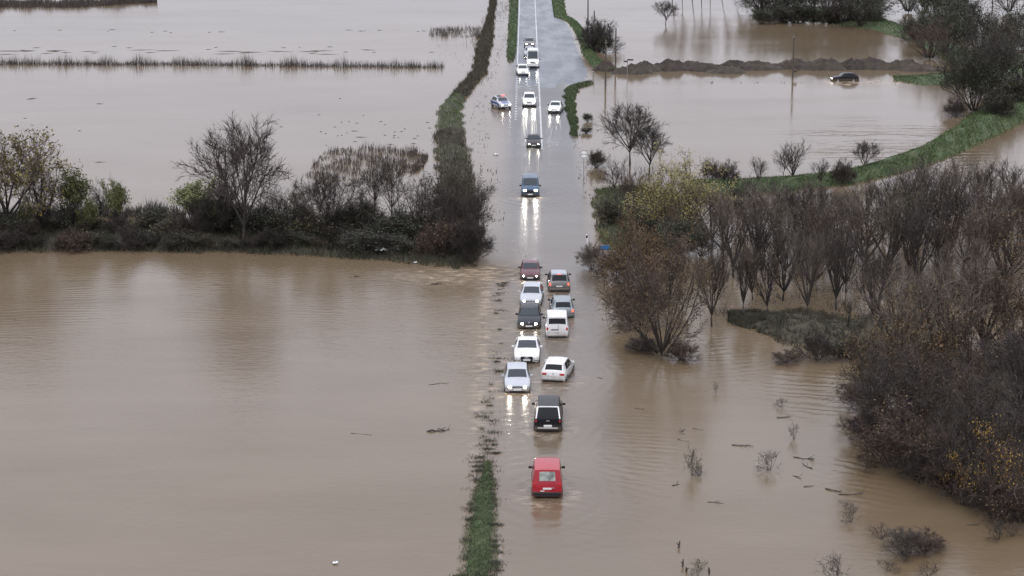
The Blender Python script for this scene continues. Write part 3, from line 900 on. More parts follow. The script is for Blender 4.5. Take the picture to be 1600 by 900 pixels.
def build_trees():
    species()
    # ---- row on the left bank: the ones that stand out
    tree(14, 378, 176, 'yellow', 'tall tree with sparse yellow leaves at the left edge of the tree row', 'yellowing_tree')
    tree(66, 368, 118, 'vase4', 'grey many-stemmed leafless tree beside the yellow-leaved tree at the left edge', 'pollard_tree')
    tree(114, 366, 100, 'green', 'pale green tree with grey twig tips in the left tree row', 'pale_green_tree')
    tree(158, 364, 82, 'slim1', 'thin bare sapling between the two pale green trees on the left bank', 'sapling')
    tree(184, 368, 86, 'green', 'narrow pale green tree just left of the dead corn stalks', 'pale_green_tree', wide=0.65)
    tree(304, 366, 86, 'green', 'pale green tree just left of the big dark bare tree', 'pale_green_tree', wide=1.1)
    tree(380, 388, 200, 'bare1', 'largest dark bare tree with a broad crown in the left tree row', 'bare_tree', wide=0.80)
    tree(344, 372, 98, 'bush1', 'tall scrubby bush at the foot of the biggest bare tree', 'bush', 'bush', wide=0.9)
    tree(438, 374, 92, 'thick1', 'low bare scrub tree right of the biggest bare tree', 'bare_tree')
    tree(512, 382, 112, 'bare2', 'forked bare tree with spreading limbs in the middle of the left tree row', 'bare_tree', wide=1.05)
    tree(470, 378, 88, 'thick2', 'olive tinted scrubby tree left of the forked bare tree', 'scrub_tree')
    tree(585, 352, 112, 'slim1', 'slender bare tree in front of the brown stalk patch, left of a pair', 'slender_tree')
    tree(613, 354, 116, 'slim2', 'slender bare tree in front of the brown stalk patch, right of a pair', 'slender_tree')
    tree(655, 378, 112, 'thick1', 'dense dark bare tree right of the slender pair', 'bare_tree')
    tree(560, 376, 74, 'bush1', 'bare bush below the slender pair of trees', 'bush', 'bush')
    tree(698, 386, 130, 'dark2', 'dark tangled tree over the ditch bank, leftmost of the clump by the road', 'tangled_tree', wide=0.75)
    tree(722, 372, 125, 'dark2', 'dark tangled tree on the ditch bank, rearmost of the clump by the road', 'tangled_tree', wide=0.7)
    tree(728, 394, 125, 'thick1', 'dark twiggy tree closest to the road in the left clump', 'tangled_tree', wide=0.7)
    tree(690, 404, 60, 'bush4', 'brown twiggy bush at the waterline of the left bank', 'bush', 'bush')
    tree(735, 410, 72, 'bush1', 'twiggy bush at the road end of the left bank', 'bush', 'bush')
    tree(708, 340, 95, 'thick2', 'olive scrub tree on the ditch bank behind the left clump', 'scrub_tree', wide=0.7)
    # ---- hedge of bushes along the bank
    sp = ['bush2', 'bush1', 'bush3', 'bush2', 'bush1', 'bush2', 'bush4']
    i = 0; px = -14
    while px < 690 and i < 34:
        py = 374 + _tr.uniform(-7, 8) + (6 if px > 540 else 0)
        tree(px, py, _tr.uniform(24, 62), sp[(i * 5) % 7] if px > 300 else ['bush3', 'bush2', 'bush3', 'bush1'][i % 4], '%s bush from the left along the rear line of the dark hedge' % ORD[i], 'hedge_bush', 'bush', 'rear line of hedge bushes', wide=_tr.uniform(1.1, 1.6))
        px += _tr.uniform(15, 44); i += 1
    i = 0; px = -6
    while px < 680 and i < 34:
        py = 390 + _tr.uniform(-4, 2) + (9 if px > 560 else 0)
        tree(px, py, _tr.uniform(14, 40), sp[(i * 3 + 1) % 7], '%s bush from the left along the waterline of the dark hedge' % ORD[i], 'hedge_bush', 'bush', 'front line of hedge bushes', wide=_tr.uniform(1.3, 1.9))
        px += _tr.uniform(14, 42); i += 1
    for (px, py, h, lb) in [(40, 372, 62, 'pale green bush right of the yellow-leaved tree at the left edge'), (140, 376, 66, 'pale green bush between the two pale green trees'), (334, 372, 60, 'pale green bush at the left foot of the biggest bare tree')]:
        tree(px, py, h, 'green', lb, 'pale_green_bush', 'bush', wide=0.8)
    # ---- right of the road
    tree(984, 258, 96, 'bare3', 'dark bare tree with a round crown right of the round sign', 'bare_tree', wide=0.95)
    tree(1014, 272, 78, 'bare1', 'smaller bare tree crowding the round-crowned tree right of the sign', 'bare_tree')
    tree(931, 261, 27, 'bush3', 'round olive bush beside the round road sign', 'bush', 'bush', wide=1.05)
    tree(962, 318, 74, 'slim1', 'thin leaning bare sapling behind the roadside shrubs', 'sapling', lean=(-14, 0))
    tree(986, 338, 88, 'redthick', 'reddish brown twiggy tree left of the yellow willow', 'reddish_tree', wide=0.75)
    tree(1064, 378, 142, 'willow', 'yellowish willow with a leaning crown right of the road', 'willow_tree', wide=1.0)
    tree(1112, 388, 96, 'vase6', 'grey bare tree right behind the yellow willow', 'bare_tree', wide=0.9)
    tree(1024, 346, 82, 'willow', 'smaller yellowish tree left of the big willow', 'willow_tree', wide=0.7)
    tree(1036, 360, 56, 'thick2', 'olive shrub tree below the yellow willow', 'scrub_tree', wide=1.1)
    tree(956, 352, 44, 'bush3', 'low olive bush on the roadside grass above the reflector post', 'bush', 'bush')
    tree(1000, 372, 52, 'dark2', 'dark evergreen shrub behind the orange-brown tree', 'shrub', 'shrub')
    tree(1062, 398, 62, 'dark1', 'dark evergreen shrub below the yellow willow', 'shrub', 'shrub', wide=1.2)
    tree(1096, 402, 50, 'dark2', 'dark shrub right of the evergreen shrub under the willow', 'shrub', 'shrub', wide=1.2)
    tree(1004, 470, 146, 'autumn', 'orange-brown leafy tree nearest the road on the right', 'autumn_tree', wide=0.78)
    tree(1046, 470, 100, 'redthick', 'reddish twiggy tree right behind the big brown tree', 'reddish_tree')
    tree(1034, 556, 206, 'rust', 'big brown twiggy tree standing in the flood right of the queue', 'brown_tree', wide=0.70, lean=(-6, 0))
    tree(998, 508, 92, 'bush1', 'bare shrub in the water left of the big brown tree', 'shrub', 'shrub')
    tree(926, 420, 44, 'bush5', 'pale bare shrub in the water by the blue sign', 'shrub', 'shrub')
    tree(962, 436, 50, 'bush4', 'reddish bush at the roadside below the blue sign', 'bush', 'bush')
    tree(1004, 548, 22, 'bush1', 'low drowned branches left of the big brown tree', 'drowned_bush', 'bush', wide=2.6)
    tree(1064, 562, 26, 'bush4', 'low drowned branches right of the big brown tree', 'drowned_bush', 'bush', wide=1.8)
    # ---- small trees on and behind the dyke
    for (px, py, h, s, lb) in [(1112, 284, 36, 'bush1', 'bush at the left end of the dyke'), (1136, 290, 40, 'bush1', 'bare shrub on the left end of the dyke'),
                               (1186, 288, 44, 'vase1', 'bare tree standing on the dyke right of its left end'), (1222, 284, 56, 'slim1', 'slender bare sapling on the dyke beside a fuller bare tree'),
                               (1238, 284, 66, 'vase2', 'full bare tree on the dyke beside a slender sapling'), (1350, 268, 48, 'bare2', 'lone small bare tree behind the middle of the dyke'),
                               (1282, 290, 42, 'vase1', 'bare tree on the near edge of the dyke'), (1318, 288, 40, 'bush1', 'bare shrub on the near edge of the dyke')]:
        tree(px, py, h, s, lb, 'bare_tree' if 'tree' in lb else 'shrub', 'tree' if 'tree' in lb or 'sapling' in lb else 'shrub')
    # ---- orchard rows standing in the flood, from the dyke towards the camera
    rows = [('furthest', 350, 1150, 1640, 29, (66, 96)), ('second furthest', 378, 1128, 1640, 32, (72, 124)),
            ('middle', 408, 1136, 1640, 36, (80, 138)), ('fourth furthest', 436, 1145, 1640, 40, (78, 146)), ('second nearest', 464, 1124, 1640, 50, (80, 148))]
    vs_ = ['vase1', 'vase2', 'vase4', 'vase3', 'vase6', 'vase5', 'vase1', 'vase7']
    q = 0
    for (rn, py, x0, x1, dx, hh) in rows:
        i = 0; px = x0
        while px < x1 and i < 22:
            up = (px - 1300) / 300.0
            pyy = py + _tr.uniform(-7, 7) - (28 * max(0, up) if rn in ('furthest',) else 12 * max(0, up))
            lo_ = 0.84 if (px < 1400 and rn in ('furthest', 'second furthest')) else 1.0
            tree(px + _tr.uniform(-9, 9), pyy, _tr.uniform(*hh) * lo_, vs_[(q * 3 + q // 8) % 8], '%s bare orchard tree from the left in the %s row in the flood' % (ORD[i], rn), 'orchard_tree', 'tree',
                 'flooded orchard trees', wide=_tr.uniform(0.7, 1.15), lean=(_tr.uniform(-9, 9), _tr.uniform(-6, 6)))
            px += dx; i += 1; q += 1
    for (px, py, h, s, w, lb) in [(1112, 510, 140, 'vase2', 0.62, 'first bare orchard tree from the road in the nearest flooded row'), (1160, 488, 112, 'vase1', 0.6, 'second bare orchard tree from the road in the nearest flooded row'),
                               (1200, 492, 128, 'vase3', 0.7, 'reddish orchard tree rising behind the grassy island'), (1262, 496, 150, 'vase4', 0.62, 'tall grey orchard tree on the grassy island'),
                               (1306, 484, 150, 'vase1', 0.72, 'dark vase-shaped orchard tree behind the right half of the island'), (1325, 522, 62, 'vase2', 0.4, 'thin upright sapling on the grassy island'),
                               (1362, 508, 140, 'vase2', 0.8, 'dark orchard tree where the island meets the thicket')]:
        tree(px, py, h, s, lb, 'orchard_tree', 'tree', 'flooded orchard trees', wide=w)
    tree(1276, 562, 46, 'bush1', 'bare spreading shrub at the waterline of the grassy island', 'shrub', 'shrub', wide=1.3)
    tree(1228, 566, 18, 'bush4', 'low brown scrub in the water below the grassy island', 'scrub', 'shrub', wide=2.2)
    tree(1330, 560, 40, 'bush3', 'olive bush between the island and the dark thicket', 'bush', 'bush', wide=1.5)
    # ---- dark thicket at the right edge
    for (px, py, h, s, w, lb) in [
        (1402, 600, 190, 'vase6', 1.0, 'grey twiggy tree at the back left of the right thicket'),
        (1470, 585, 195, 'vase4', 1.0, 'pale grey twiggy tree at the back of the right thicket'),
        (1535, 560, 170, 'vase4', 1.0, 'grey bare tree at the back of the right thicket'),
        (1590, 570, 175, 'autumn', 1.0, 'brown-leaved tree at the back of the thicket by the right edge'),
        (1375, 640, 130, 'thick2', 1.0, 'olive tree at the left flank of the right thicket'),
        (1436, 650, 180, 'autumn', 1.05, 'brown-leaved tree in the middle of the right thicket'),
        (1515, 640, 180, 'vase7', 1.0, 'reddish open tree in the middle of the right thicket'),
        (1408, 708, 165, 'bare3', 1.3, 'dark bare tree overhanging the water at the thicket\'s left side'),
        (1462, 735, 185, 'thick3', 1.15, 'dark dense tree at the front of the right thicket'),
        (1530, 760, 185, 'thick1', 1.1, 'dark bare tree at the front of the thicket near the golden leaves'),
        (1606, 790, 150, 'thick3', 1.1, 'reddish tree at the front of the thicket by the right edge'),
        (1600, 700, 190, 'bare2', 1.2, 'bare spreading tree in the thicket at the right edge'),
    ]:
        tree(px, py, h, s, lb, 'thicket_tree', 'tree', 'trees of the right thicket', wide=w)
    for (px, py, h, s, w, lb) in [
        (1360, 690, 62, 'bush1', 1.4, 'bare bush leaning over the water at the thicket\'s left tip'), (1392, 728, 66, 'bush4', 1.3, 'dark bush at the waterline of the thicket\'s left side'),
        (1440, 752, 66, 'bush1', 1.3, 'dark bush at the waterline in the middle of the thicket'), (1492, 775, 62, 'bush4', 1.3, 'brown bush at the waterline right of the thicket\'s middle'),
        (1545, 800, 66, 'bush1', 1.3, 'bare bush at the waterline below the golden leaves'), (1590, 815, 66, 'bush4', 1.3, 'brown bush at the waterline by the right edge'),
        (1558, 808, 158, 'gold', 0.8, 'bush with bright golden leaves in the right thicket'), (1502, 788, 86, 'gold', 0.9, 'small bush with a few golden leaves left of the brighter one'),
        (1616, 820, 110, 'gold', 0.7, 'golden-leaved bush at the right edge of the photo'), (1350, 640, 50, 'bush4', 1.2, 'brown bush above the thicket\'s left tip'),
    ]:
        tree(px, py, h, s, lb, 'thicket_bush', 'bush', 'bushes of the right thicket', wide=w)
    # ---- scrub and plants standing in the near water
    for (px, py, h, s, w, lb) in [
        (1082, 742, 46, 'sprig', 0.5, 'slender leafy plant standing alone in the near water'), (1094, 742, 16, 'spare1', 1.2, 'small drowned twigs beside the slender leafy plant'),
        (1203, 734, 30, 'spare1', 1.0, 'small bare shrub in the water right of the leafy plant'), (1240, 686, 28, 'spare3', 0.7, 'thin pale shrub in the water above the small bare shrub'),
        (1221, 636, 14, 'spare1', 1.2, 'tiny dark tuft in the water right of the queue'), (1118, 614, 20, 'spare3', 0.5, 'tiny stalks in the water between the big brown tree and the leafy plant'),
        (1412, 868, 46, 'bush5', 1.3, 'wide brown drowned scrub below the right thicket'), (1376, 842, 22, 'spare2', 1.8, 'low brown scrub on the upper left of the wide drowned scrub'),
        (1445, 862, 34, 'bush4', 1.5, 'brown scrub on the right of the wide drowned scrub'), (1330, 815, 20, 'spare1', 1.2, 'small dark tangle left of the wide drowned scrub'),
        (1322, 794, 13, 'spare1', 1.8, 'small twig tangle above the dark tangle near the thicket'), (1306, 905, 38, 'spare1', 1.2, 'bare shrub at the bottom edge of the photo'),
        (1090, 898, 28, 'sprig', 0.8, 'small yellowish plant at the bottom edge of the photo'), (1385, 892, 20, 'spare1', 1.4, 'small drowned tangle at the bottom right'),
        (1560, 842, 28, 'spare1', 1.2, 'small drowned twigs at the far bottom right'), (1450, 902, 26, 'spare2', 1.2, 'brown tangle at the bottom edge right of the bare shrub'),
        (1582, 838, 24, 'spare2', 1.2, 'brown twigs at the right edge below the thicket'),
    ]:
        tree(px, py, h, s, lb, 'drowned_shrub', 'shrub', 'shrubs standing in the near water', wide=w)
    for (px, py, h, s, w, lb) in [(918, 190, 13, 'bush2', 1.2, 'dark clump in the water right of the hooked verge'), (916, 208, 9, 'bush2', 2.2, 'flat dark clump in the water above the round sign'),
                                  (936, 80, 46, 'bush1', 1.3, 'big dark bare bush among the utility poles'), (926, 62, 34, 'bush1', 1.0, 'dark bush behind the big bush among the poles'),
                                  (944, 82, 30, 'bush2', 1.0, 'dark green bush in front of the big bush among the poles')]:
        tree(px, py, h, s, lb, 'roadside_bush', 'bush', 'bushes beside the far road', wide=w)
    # ---- far wood, upper right
    tree(1040, 38, 36, 'bare2', 'lone bare tree standing in the far water', 'bare_tree', wide=1.1)
    for i, px in enumerate([1050, 1066, 1082, 1096, 1110, 1128, 1146, 1164]):
        tree(px, -2 + _tr.uniform(-5, 5), _tr.uniform(88, 120), ['slim1', 'slim2'][i % 2], '%s tall slim tree from the left at the top edge of the far water' % ORD[i], 'slender_tree', 'tree', 'slim trees at the far water', lean=(_tr.uniform(2, 14), 0), wide=0.5)
    k = 0
    for (py, xs_) in [(32, [1196, 1222, 1250, 1276, 1300, 1322, 1345, 1366]), (16, [1185, 1212, 1240, 1268, 1296, 1326, 1356, 1440, 1476, 1510, 1545, 1580]), (44, [1316, 1342])]:
        for px in xs_:
            s = ['dark2', 'thick1', 'dark1', 'bare1', 'slim2', 'thick1', 'bare2'][k % 7]
            tree(px + _tr.uniform(-6, 6), py + _tr.uniform(-4, 5), _tr.uniform(62, 96), s, ('%s dark tree of the far wood counted along its %s line' % (ORD[xs_.index(px)], {32: 'front', 16: 'rear', 44: 'low'}[py])), 'wood_tree', 'tree', 'trees of the far wood')
            k += 1
    for i in range(11):
        tree(1190 + i * 17 + _tr.uniform(-5, 5), 35 + _tr.uniform(-2, 3), _tr.uniform(20, 30), ['bush2', 'bush1'][i % 2], '%s dark bush from the left along the foot of the far wood' % ORD[i], 'wood_bush', 'bush', 'bushes at the foot of the far wood', wide=1.3)
    for (px, py, h, s, w, lb) in [(1452, 92, 66, 'redthick', 1.2, 'brownish dense tree left of the dark right-hand clump'), (1478, 86, 80, 'dark1', 1.0, 'dark tree behind the brownish tree in the upper right'),
                                  (1522, 176, 100, 'dark1', 0.95, 'very dark dense tree at the waterline by the dyke'), (1540, 150, 112, 'thick1', 1.0, 'dark bare tree behind the densest tree by the dyke'),
                                  (1500, 140, 80, 'thick1', 0.8, 'bare twiggy tree on the left of the densest tree by the dyke'), (1570, 92, 74, 'thick2', 1.1, 'olive tree in the upper right corner'),
                                  (1600, 76, 90, 'dark2', 1.1, 'dark tree at the upper right edge'), (1530, 84, 88, 'dark2', 1.1, 'dark tree of the upper right clump, left of the olive one'),
                                  (1560, 186, 44, 'bush2', 1.3, 'dark bush on the dyke right of the densest tree'), (1592, 166, 50, 'bush3', 1.4, 'olive bush on the dyke at the right edge'),
                                  (1492, 182, 30, 'bush1', 1.2, 'bare bush in the water left of the dyke end'), (1462, 40, 70, 'dark1', 1.1, 'dark dense tree right of the far grass field'), (1500, 58, 84, 'dark2', 1.1, 'dark tree at the top edge above the densest clump'), (1562, 130, 96, 'dark2', 1.0, 'dark twiggy tree right of the densest tree by the dyke'), (1602, 128, 84, 'thick1', 1.1, 'bare twiggy tree at the right edge above the dyke'),
                                  (1430, 64, 40, 'bush2', 1.2, 'dark bush on the far grass field'), (1420, 20, 66, 'thick1', 1.0, 'bare tree behind the far grass field')]:
        c = 'bush' if ' bush ' in lb else 'tree'
        tree(px, py, h, s, lb, 'clump_' + c, c, 'upper right clump', wide=w)


# ------------------------------------------------------------------ vehicles
BOXES = {}


def rbox(sx, sy, sz, m, bev=0.25):
    """bevelled box mesh, shared between alike parts"""
    key = (round(sx, 3), round(sy, 3), round(sz, 3), m.name)
    if key in BOXES: return BOXES[key]
    bm = bmesh.new()
    bmesh.ops.create_cube(bm, size=1.0, matrix=Matrix.Diagonal((sx, sy, sz, 1)))
    bmesh.ops.bevel(bm, geom=bm.edges[:], offset=min(sx, sy, sz) * bev, segments=2, affect='EDGES', profile=0.6)
    me = bpy.data.meshes.new('box'); bm.to_mesh(me); bm.free()
    me.materials.append(m)
    BOXES[key] = me
    return me


def lathe(prof, m, axis='X', seg=18):
    V = []; F = []
    for (a, r) in prof:
        for k in range(seg):
            t = 6.2832 * k / seg
            V.append((a, r * math.cos(t), r * math.sin(t)) if axis == 'X' else ((r * math.cos(t), r * math.sin(t), a) if axis == 'Z' else (r * math.cos(t), a, r * math.sin(t))))
    for i in range(len(prof) - 1):
        for k in range(seg):
            a = i * seg + k; b = i * seg + (k + 1) % seg
            F.append((a, b, b + seg, a + seg))
    F.append(tuple(range(seg))[::-1]); F.append(tuple(range((len(prof) - 1) * seg, len(prof) * seg)))
    return mesh_np('lathe', V, F, m, smooth=True, sharp=R(35))


TYPES = {
    #            L     W     H     yh    yw    yr(from tail) yt(from tail) zc   ztail  zb
    'hatch':  (4.15, 1.76, 1.48, 1.12, 1.78, 0.44, 0.10, 0.96, 0.98, 0.95),
    'old':    (4.00, 1.68, 1.42, 1.25, 1.75, 0.60, 0.18, 0.93, 0.95, 0.92),
    'sedan':  (4.75, 1.86, 1.46, 1.35, 2.15, 1.35, 0.62, 0.97, 1.00, 0.96),
    'saloon': (4.35, 1.68, 1.42, 1.35, 1.85, 1.20, 0.72, 0.94, 0.97, 0.93),
    'wagon':  (4.55, 1.76, 1.50, 1.25, 1.90, 0.50, 0.12, 0.98, 0.98, 0.96),
    'mpv':    (4.25, 1.80, 1.62, 1.00, 1.80, 0.42, 0.12, 1.05, 1.04, 1.02),
    'suv':    (4.50, 1.84, 1.70, 1.20, 1.85, 0.45, 0.12, 1.12, 1.12, 1.08),
    'van':    (4.80, 1.86, 1.96, 0.72, 1.42, 0.20, 0.06, 1.20, 1.18, 1.12),
    'smallvan': (4.25, 1.76, 1.83, 0.98, 1.62, 0.26, 0.08, 1.10, 1.10, 1.04),
    'panel':  (5.90, 2.02, 2.60, 0.85, 1.55, 0.12, 0.05, 1.28, 1.25, 1.20),
    'pickup': (5.10, 1.80, 1.80, 1.40, 1.95, 0.42, 0.08, 1.10, 1.12, 1.06),
}
WHEELS = {}


def wheel_meshes(r):
    if r not in WHEELS:
        tyre = lathe([(-0.10, r * 0.62), (-0.10, r * 0.94), (-0.07, r), (0.07, r), (0.10, r * 0.94), (0.10, r * 0.62)], M['rubber'])
        rim = lathe([(-0.102, r * 0.25), (-0.103, r * 0.60), (0.103, r * 0.60), (0.108, r * 0.25)], M['rim'], seg=12)
        WHEELS[r] = (tyre, rim)
    return WHEELS[r]


class Car:
    def __init__(s, name, typ, pm, loc, rz, label, cat, group=None, head='lamp_off', tail='tail_off', rails=False, glass='glass_pale', tilt=0.0, roof=None, emblem=None, dark_bumper=False, front_mirror=None):
        (L, W, H, yh, yw, dr, dt, zc, zt, zb) = TYPES[typ]
        s.L, s.W, s.H = L, W, H
        s.typ = typ
        yr, yt = L - dr, L - dt
        boxy = typ in ('van', 'smallvan', 'panel', 'pickup')
        rw = 0.74 if typ == 'pickup' else (0.82 if boxy else 0.74)
        zf = zc - 0.18
        S = [(0.0, .34, .50, .55, .80, .72), (.05, .25, zf - .15, zf - .08, .91, .79), (.20, .21, zf - .05, zf + .01, .965, .83),
             (yh * .6, .20, zc - .10, zc - .04, 1, .85), (yh, .20, zc - .03, zc + .015, 1, .86 if boxy else .84),
             (yw, .20, zb, H - .07, 1, rw - .01), (yw + .40, .20, zb, H - .012, 1, rw + .01), ((yw + yr) / 2, .20, zb, H, 1, rw + .01),
             (yr - .35, .20, zb + .01, H - .03, 1, rw), (yr, .20, zb + .02, H - (.06 if boxy else .09), .99, rw - .02), (yt, .20, zt - .03, zt + .01, .97, .86 if boxy else .80)]
        if typ in ('sedan', 'saloon'):
            S += [(L - .10, .21, zt - .07, zt - .01, .93, .76)]
        S += [(L - .03, .24, zt - .24, zt - .16, .95, .83), (L, .33, .52, .58, .89, .80)]
        s.S = np.array(S)
        s.yh, s.yw, s.yr, s.yt, s.zt, s.zc, s.zb, s.zf = yh, yw, yr, yt, zt, zc, zb, zf
        s.root = empty(name, loc, rz)
        if tilt: s.root.rotation_euler = (0, R(tilt), rz)
        tag(s.root, label, cat, group)
        # body loft
        V = []; F = []
        rings = []
        for (yf, zl, zbt, ztp, wb, wt) in S:
            y = L / 2 - yf; h = W / 2
            zm = zl + (zbt - zl) * 0.5
            half = [(wb * h * .86, zl), (wb * h * .965, zl + .10), (wb * h * 1.0, zm), (wb * h * .975, zbt), (wt * h, ztp), (wt * h * .55, ztp + .022), (0, ztp + .03)]
            ring = [(x, y, z) for x, z in half] + [(-x, y, z) for x, z in half[-2::-1]]
            rings.append(list(range(len(V), len(V) + len(ring)))); V += ring
        k = len(rings[0])
        for a, b in zip(rings, rings[1:]):
            for i in range(k):
                j = (i + 1) % k
                F.append((a[i], a[j], b[j], b[i]))
        F.append(tuple(rings[0][::-1])); F.append(tuple(rings[-1]))
        me = mesh_np('body', V, F, [pm], smooth=True, sharp=R(38))
        s.body = link('body', me, s.root)
        # bevel the creases so that they catch light
        bv = s.body.modifiers.new('soft_edges', 'BEVEL'); bv.width = 0.05; bv.segments = 3; bv.limit_method = 'ANGLE'; bv.angle_limit = R(25)
        # glazing
        gl = M[glass]
        s.panel_top('windscreen', yh + .05, yw - .02, .90, gl)
        if typ != 'panel':
            s.panel_top('rear_window', yr + .03, yt - .04, .86, M['glass'])
        yB = yw + (1.05 if not boxy else 0.95)
        for sd in (1, -1):
            s.panel_side('side_window', sd, [(yh + .42, .08), (yw + .12, .88), (yB - .05, .90), (yB - .05, .08)], M['glass'])
            if typ not in ('smallvan', 'panel', 'pickup'):
                s.panel_side('side_window', sd, [(yB + .04, .08), (yB + .04, .90), (min(yr - .35, yB + .95), .90), (min(yr - .15, yB + .95), .08)], M['glass'])
                if typ in ('wagon', 'van', 'mpv', 'suv'):
                    s.panel_side('side_window', sd, [(yB + 1.03, .10), (yB + 1.03, .88), (yr - .16, .84), (yr + .02, .12)], M['glass'])
            if typ == 'pickup':
                s.panel_side('side_window', sd, [(yB + .95, .12), (yB + .95, .86), (yr - .15, .84), (yr + .05, .14)], M['glass'])
            # mirrors, handles, lamps
            mm = front_mirror or (pm if typ not in ('van', 'panel', 'pickup', 'smallvan', 'old', 'saloon') else M['black'])
            s.part('mirror', rbox(.20, .10, .15, mm, .35), (sd * (W / 2 + .09), L / 2 - yh - .42, zb + .07))
            s.part('door_handle', rbox(.03, .16, .03, M['black']), (sd * (W / 2 + .004), L / 2 - yB + .14, zb - .13))
            hx = .62 * W / 2
            hm = M[head]
            hw = .36 if typ not in ('old', 'saloon') else .22
            s.part('headlight', rbox(hw, .20, .15, hm, .45), (sd * hx * 1.06, L / 2 - .115, zf - .17), (0, 0, -sd * .30))
            tm = M[tail]
            if typ in ('mpv', 'suv', 'smallvan', 'van', 'wagon', 'panel'):
                s.part('tail_light', rbox(.13, .12, .22, tm, .3), (sd * (W / 2 - .15), -L / 2 + .05, zt - .18))
            else:
                s.part('tail_light', rbox(.34, .12, .14, tm, .3), (sd * (W / 2 - .26), -L / 2 + .045, zt - .20))
            # sill strip
            s.part('sill', rbox(.03, L * .45, .09, M['black']), (sd * (W / 2 * .975), 0, .27))
            if rails:
                s.part('roof_rail', rbox(.04, yr - yw - .2, .05, M['chrome']), (sd * rw * W / 2 * .90, L / 2 - (yw + yr) / 2, H + .035))
        tyre, rim = wheel_meshes(.31 if typ not in ('suv', 'pickup', 'van', 'panel') else .35)
        r = .31 if typ not in ('suv', 'pickup', 'van', 'panel') else .35
        for yw_ in (.84, L - .82):
            for sd in (1, -1):
                w = s.part('wheel', tyre, (sd * (W / 2 - .085), L / 2 - yw_, r))
                link('rim', rim, w)
        # front face
        s.part('front_bumper', rbox(W * .90, .16, .16, M['black'] if dark_bumper else pm, .4), (0, L / 2 - .055, .40))
        s.part('grille', rbox(W * .50, .06, .12, M['black']), (0, L / 2 - .035, zf - .20))
        s.part('air_intake', rbox(W * .62, .05, .09, M['black']), (0, L / 2 + .015, .33))
        s.part('number_plate', rbox(.50, .02, .11, M['plate']), (0, L / 2 + .028, .46))
        s.part('rear_bumper', rbox(W * .93, .16, .20, M['black'] if dark_bumper else pm, .4), (0, -L / 2 + .05, .44))
        s.part('rear_skirt', rbox(W * .80, .06, .10, M['black']), (0, -L / 2 - .012, .32))
        s.part('number_plate', rbox(.50, .02, .11, M['plate']), (0, -L / 2 + .005, .70 if zt < 1.05 else .74))
        s.part('wiper', rbox(.55, .02, .02, M['black']), (.25, L / 2 - yh - .06, zc + .05), (0, 0, .06))

    def part(s, name, me, loc, rot=(0, 0, 0)):
        o = link(name, me, s.root)
        o.location = loc; o.rotation_euler = rot
        return o

    def prof(s, yf):
        return [np.interp(yf, s.S[:, 0], s.S[:, c]) for c in range(1, 6)]

    def grid(s, name, pts, m, off):
        """pts: rows of points; pushed outwards along the surface normal"""
        n, k = len(pts), len(pts[0])
        P_ = np.array(pts)
        du = np.gradient(P_, axis=0); dv = np.gradient(P_, axis=1)
        N = np.cross(du, dv); N /= np.linalg.norm(N, axis=-1, keepdims=True) + 1e-9
        cen = np.array([0, 0, 0.6])
        if ((P_ - cen) * N).sum() < 0: N = -N
        P_ = P_ + N * off
        F = [(i * k + j, i * k + j + 1, (i + 1) * k + j + 1, (i + 1) * k + j) for i in range(n - 1) for j in range(k - 1)]
        return link(name, mesh_np(name, P_.reshape(-1, 3), F, m, smooth=True), s.root)

    def panel_top(s, name, y0, y1, a, m, off=0.014):
        rows = []
        for i in range(5):
            y = y0 + (y1 - y0) * i / 4
            zl, zb, zt, wb, wt = s.prof(y)
            row = []
            for j in range(7):
                u = a * (-1 + 2 * j / 6)
                au = abs(u)
                zz = zt + (0.022 * (1 - (au - .55) / .45) if au > .55 else .022 + .008 * (1 - au / .55))
                row.append((u * wt * s.W / 2, s.L / 2 - y, zz))
            rows.append(row)
        return s.grid(name, rows, m, off)

    def side_pt(s, yf, t):
        zl, zb, zt, wb, wt = s.prof(yf)
        x = (wb * .975 * (1 - t) + wt * t) * s.W / 2
        return (x, s.L / 2 - yf, zb * (1 - t) + zt * t)

    def panel_side(s, name, sd, c, m, off=0.012):
        rows = []
        for i in range(5):
            f = i / 4
            row = []
            for j in range(4):
                g = j / 3
                y0 = c[0][0] * (1 - g) + c[1][0] * g; t0 = c[0][1] * (1 - g) + c[1][1] * g
                y1 = c[3][0] * (1 - g) + c[2][0] * g; t1 = c[3][1] * (1 - g) + c[2][1] * g
                x, y, z = s.side_pt(y0 * (1 - f) + y1 * f, t0 * (1 - f) + t1 * f)
                row.append((x * sd, y, z))
            rows.append(row)
        return s.grid(name, rows, m, off)

    def ring_badge(s, y, z, r=.055, n=1, facing=1):
        me = badge_mesh(r)
        for i in range(n):
            o = s.part('badge', me, ((i - (n - 1) / 2) * r * 1.5, y, z), (math.pi / 2, 0, 0))


_badge = {}


def badge_mesh(r):
    if r not in _badge:
        seg, tub = 16, 6
        V = []; F = []
        for i in range(seg):
            a = 6.2832 * i / seg
            for j in range(tub):
                b = 6.2832 * j / tub
                rr = r + .013 * math.cos(b)
                V.append((rr * math.cos(a), rr * math.sin(a), .013 * math.sin(b)))
        for i in range(seg):
            for j in range(tub):
                F.append((i * tub + j, ((i + 1) % seg) * tub + j, ((i + 1) % seg) * tub + (j + 1) % tub, i * tub + (j + 1) % tub))
        _badge[r] = mesh_np('badge', V, F, M['chrome'], smooth=True)
    return _badge[r]


TOWARDS, AWAY = math.pi, 0.0


def place(px, py, typ, heading, z, turn=0.0):
    """centre of a vehicle whose near end meets the water at pixel (px, py)"""
    L = TYPES[typ][0]
    p = P(px, py, max(z, 0.0))
    rz = heading + R(turn)
    near = Vector((math.sin(R(turn)) * -1.0, math.cos(R(turn)), 0)) * (L / 2)
    return Vector((p.x + near.x, p.y + near.y, z)), rz


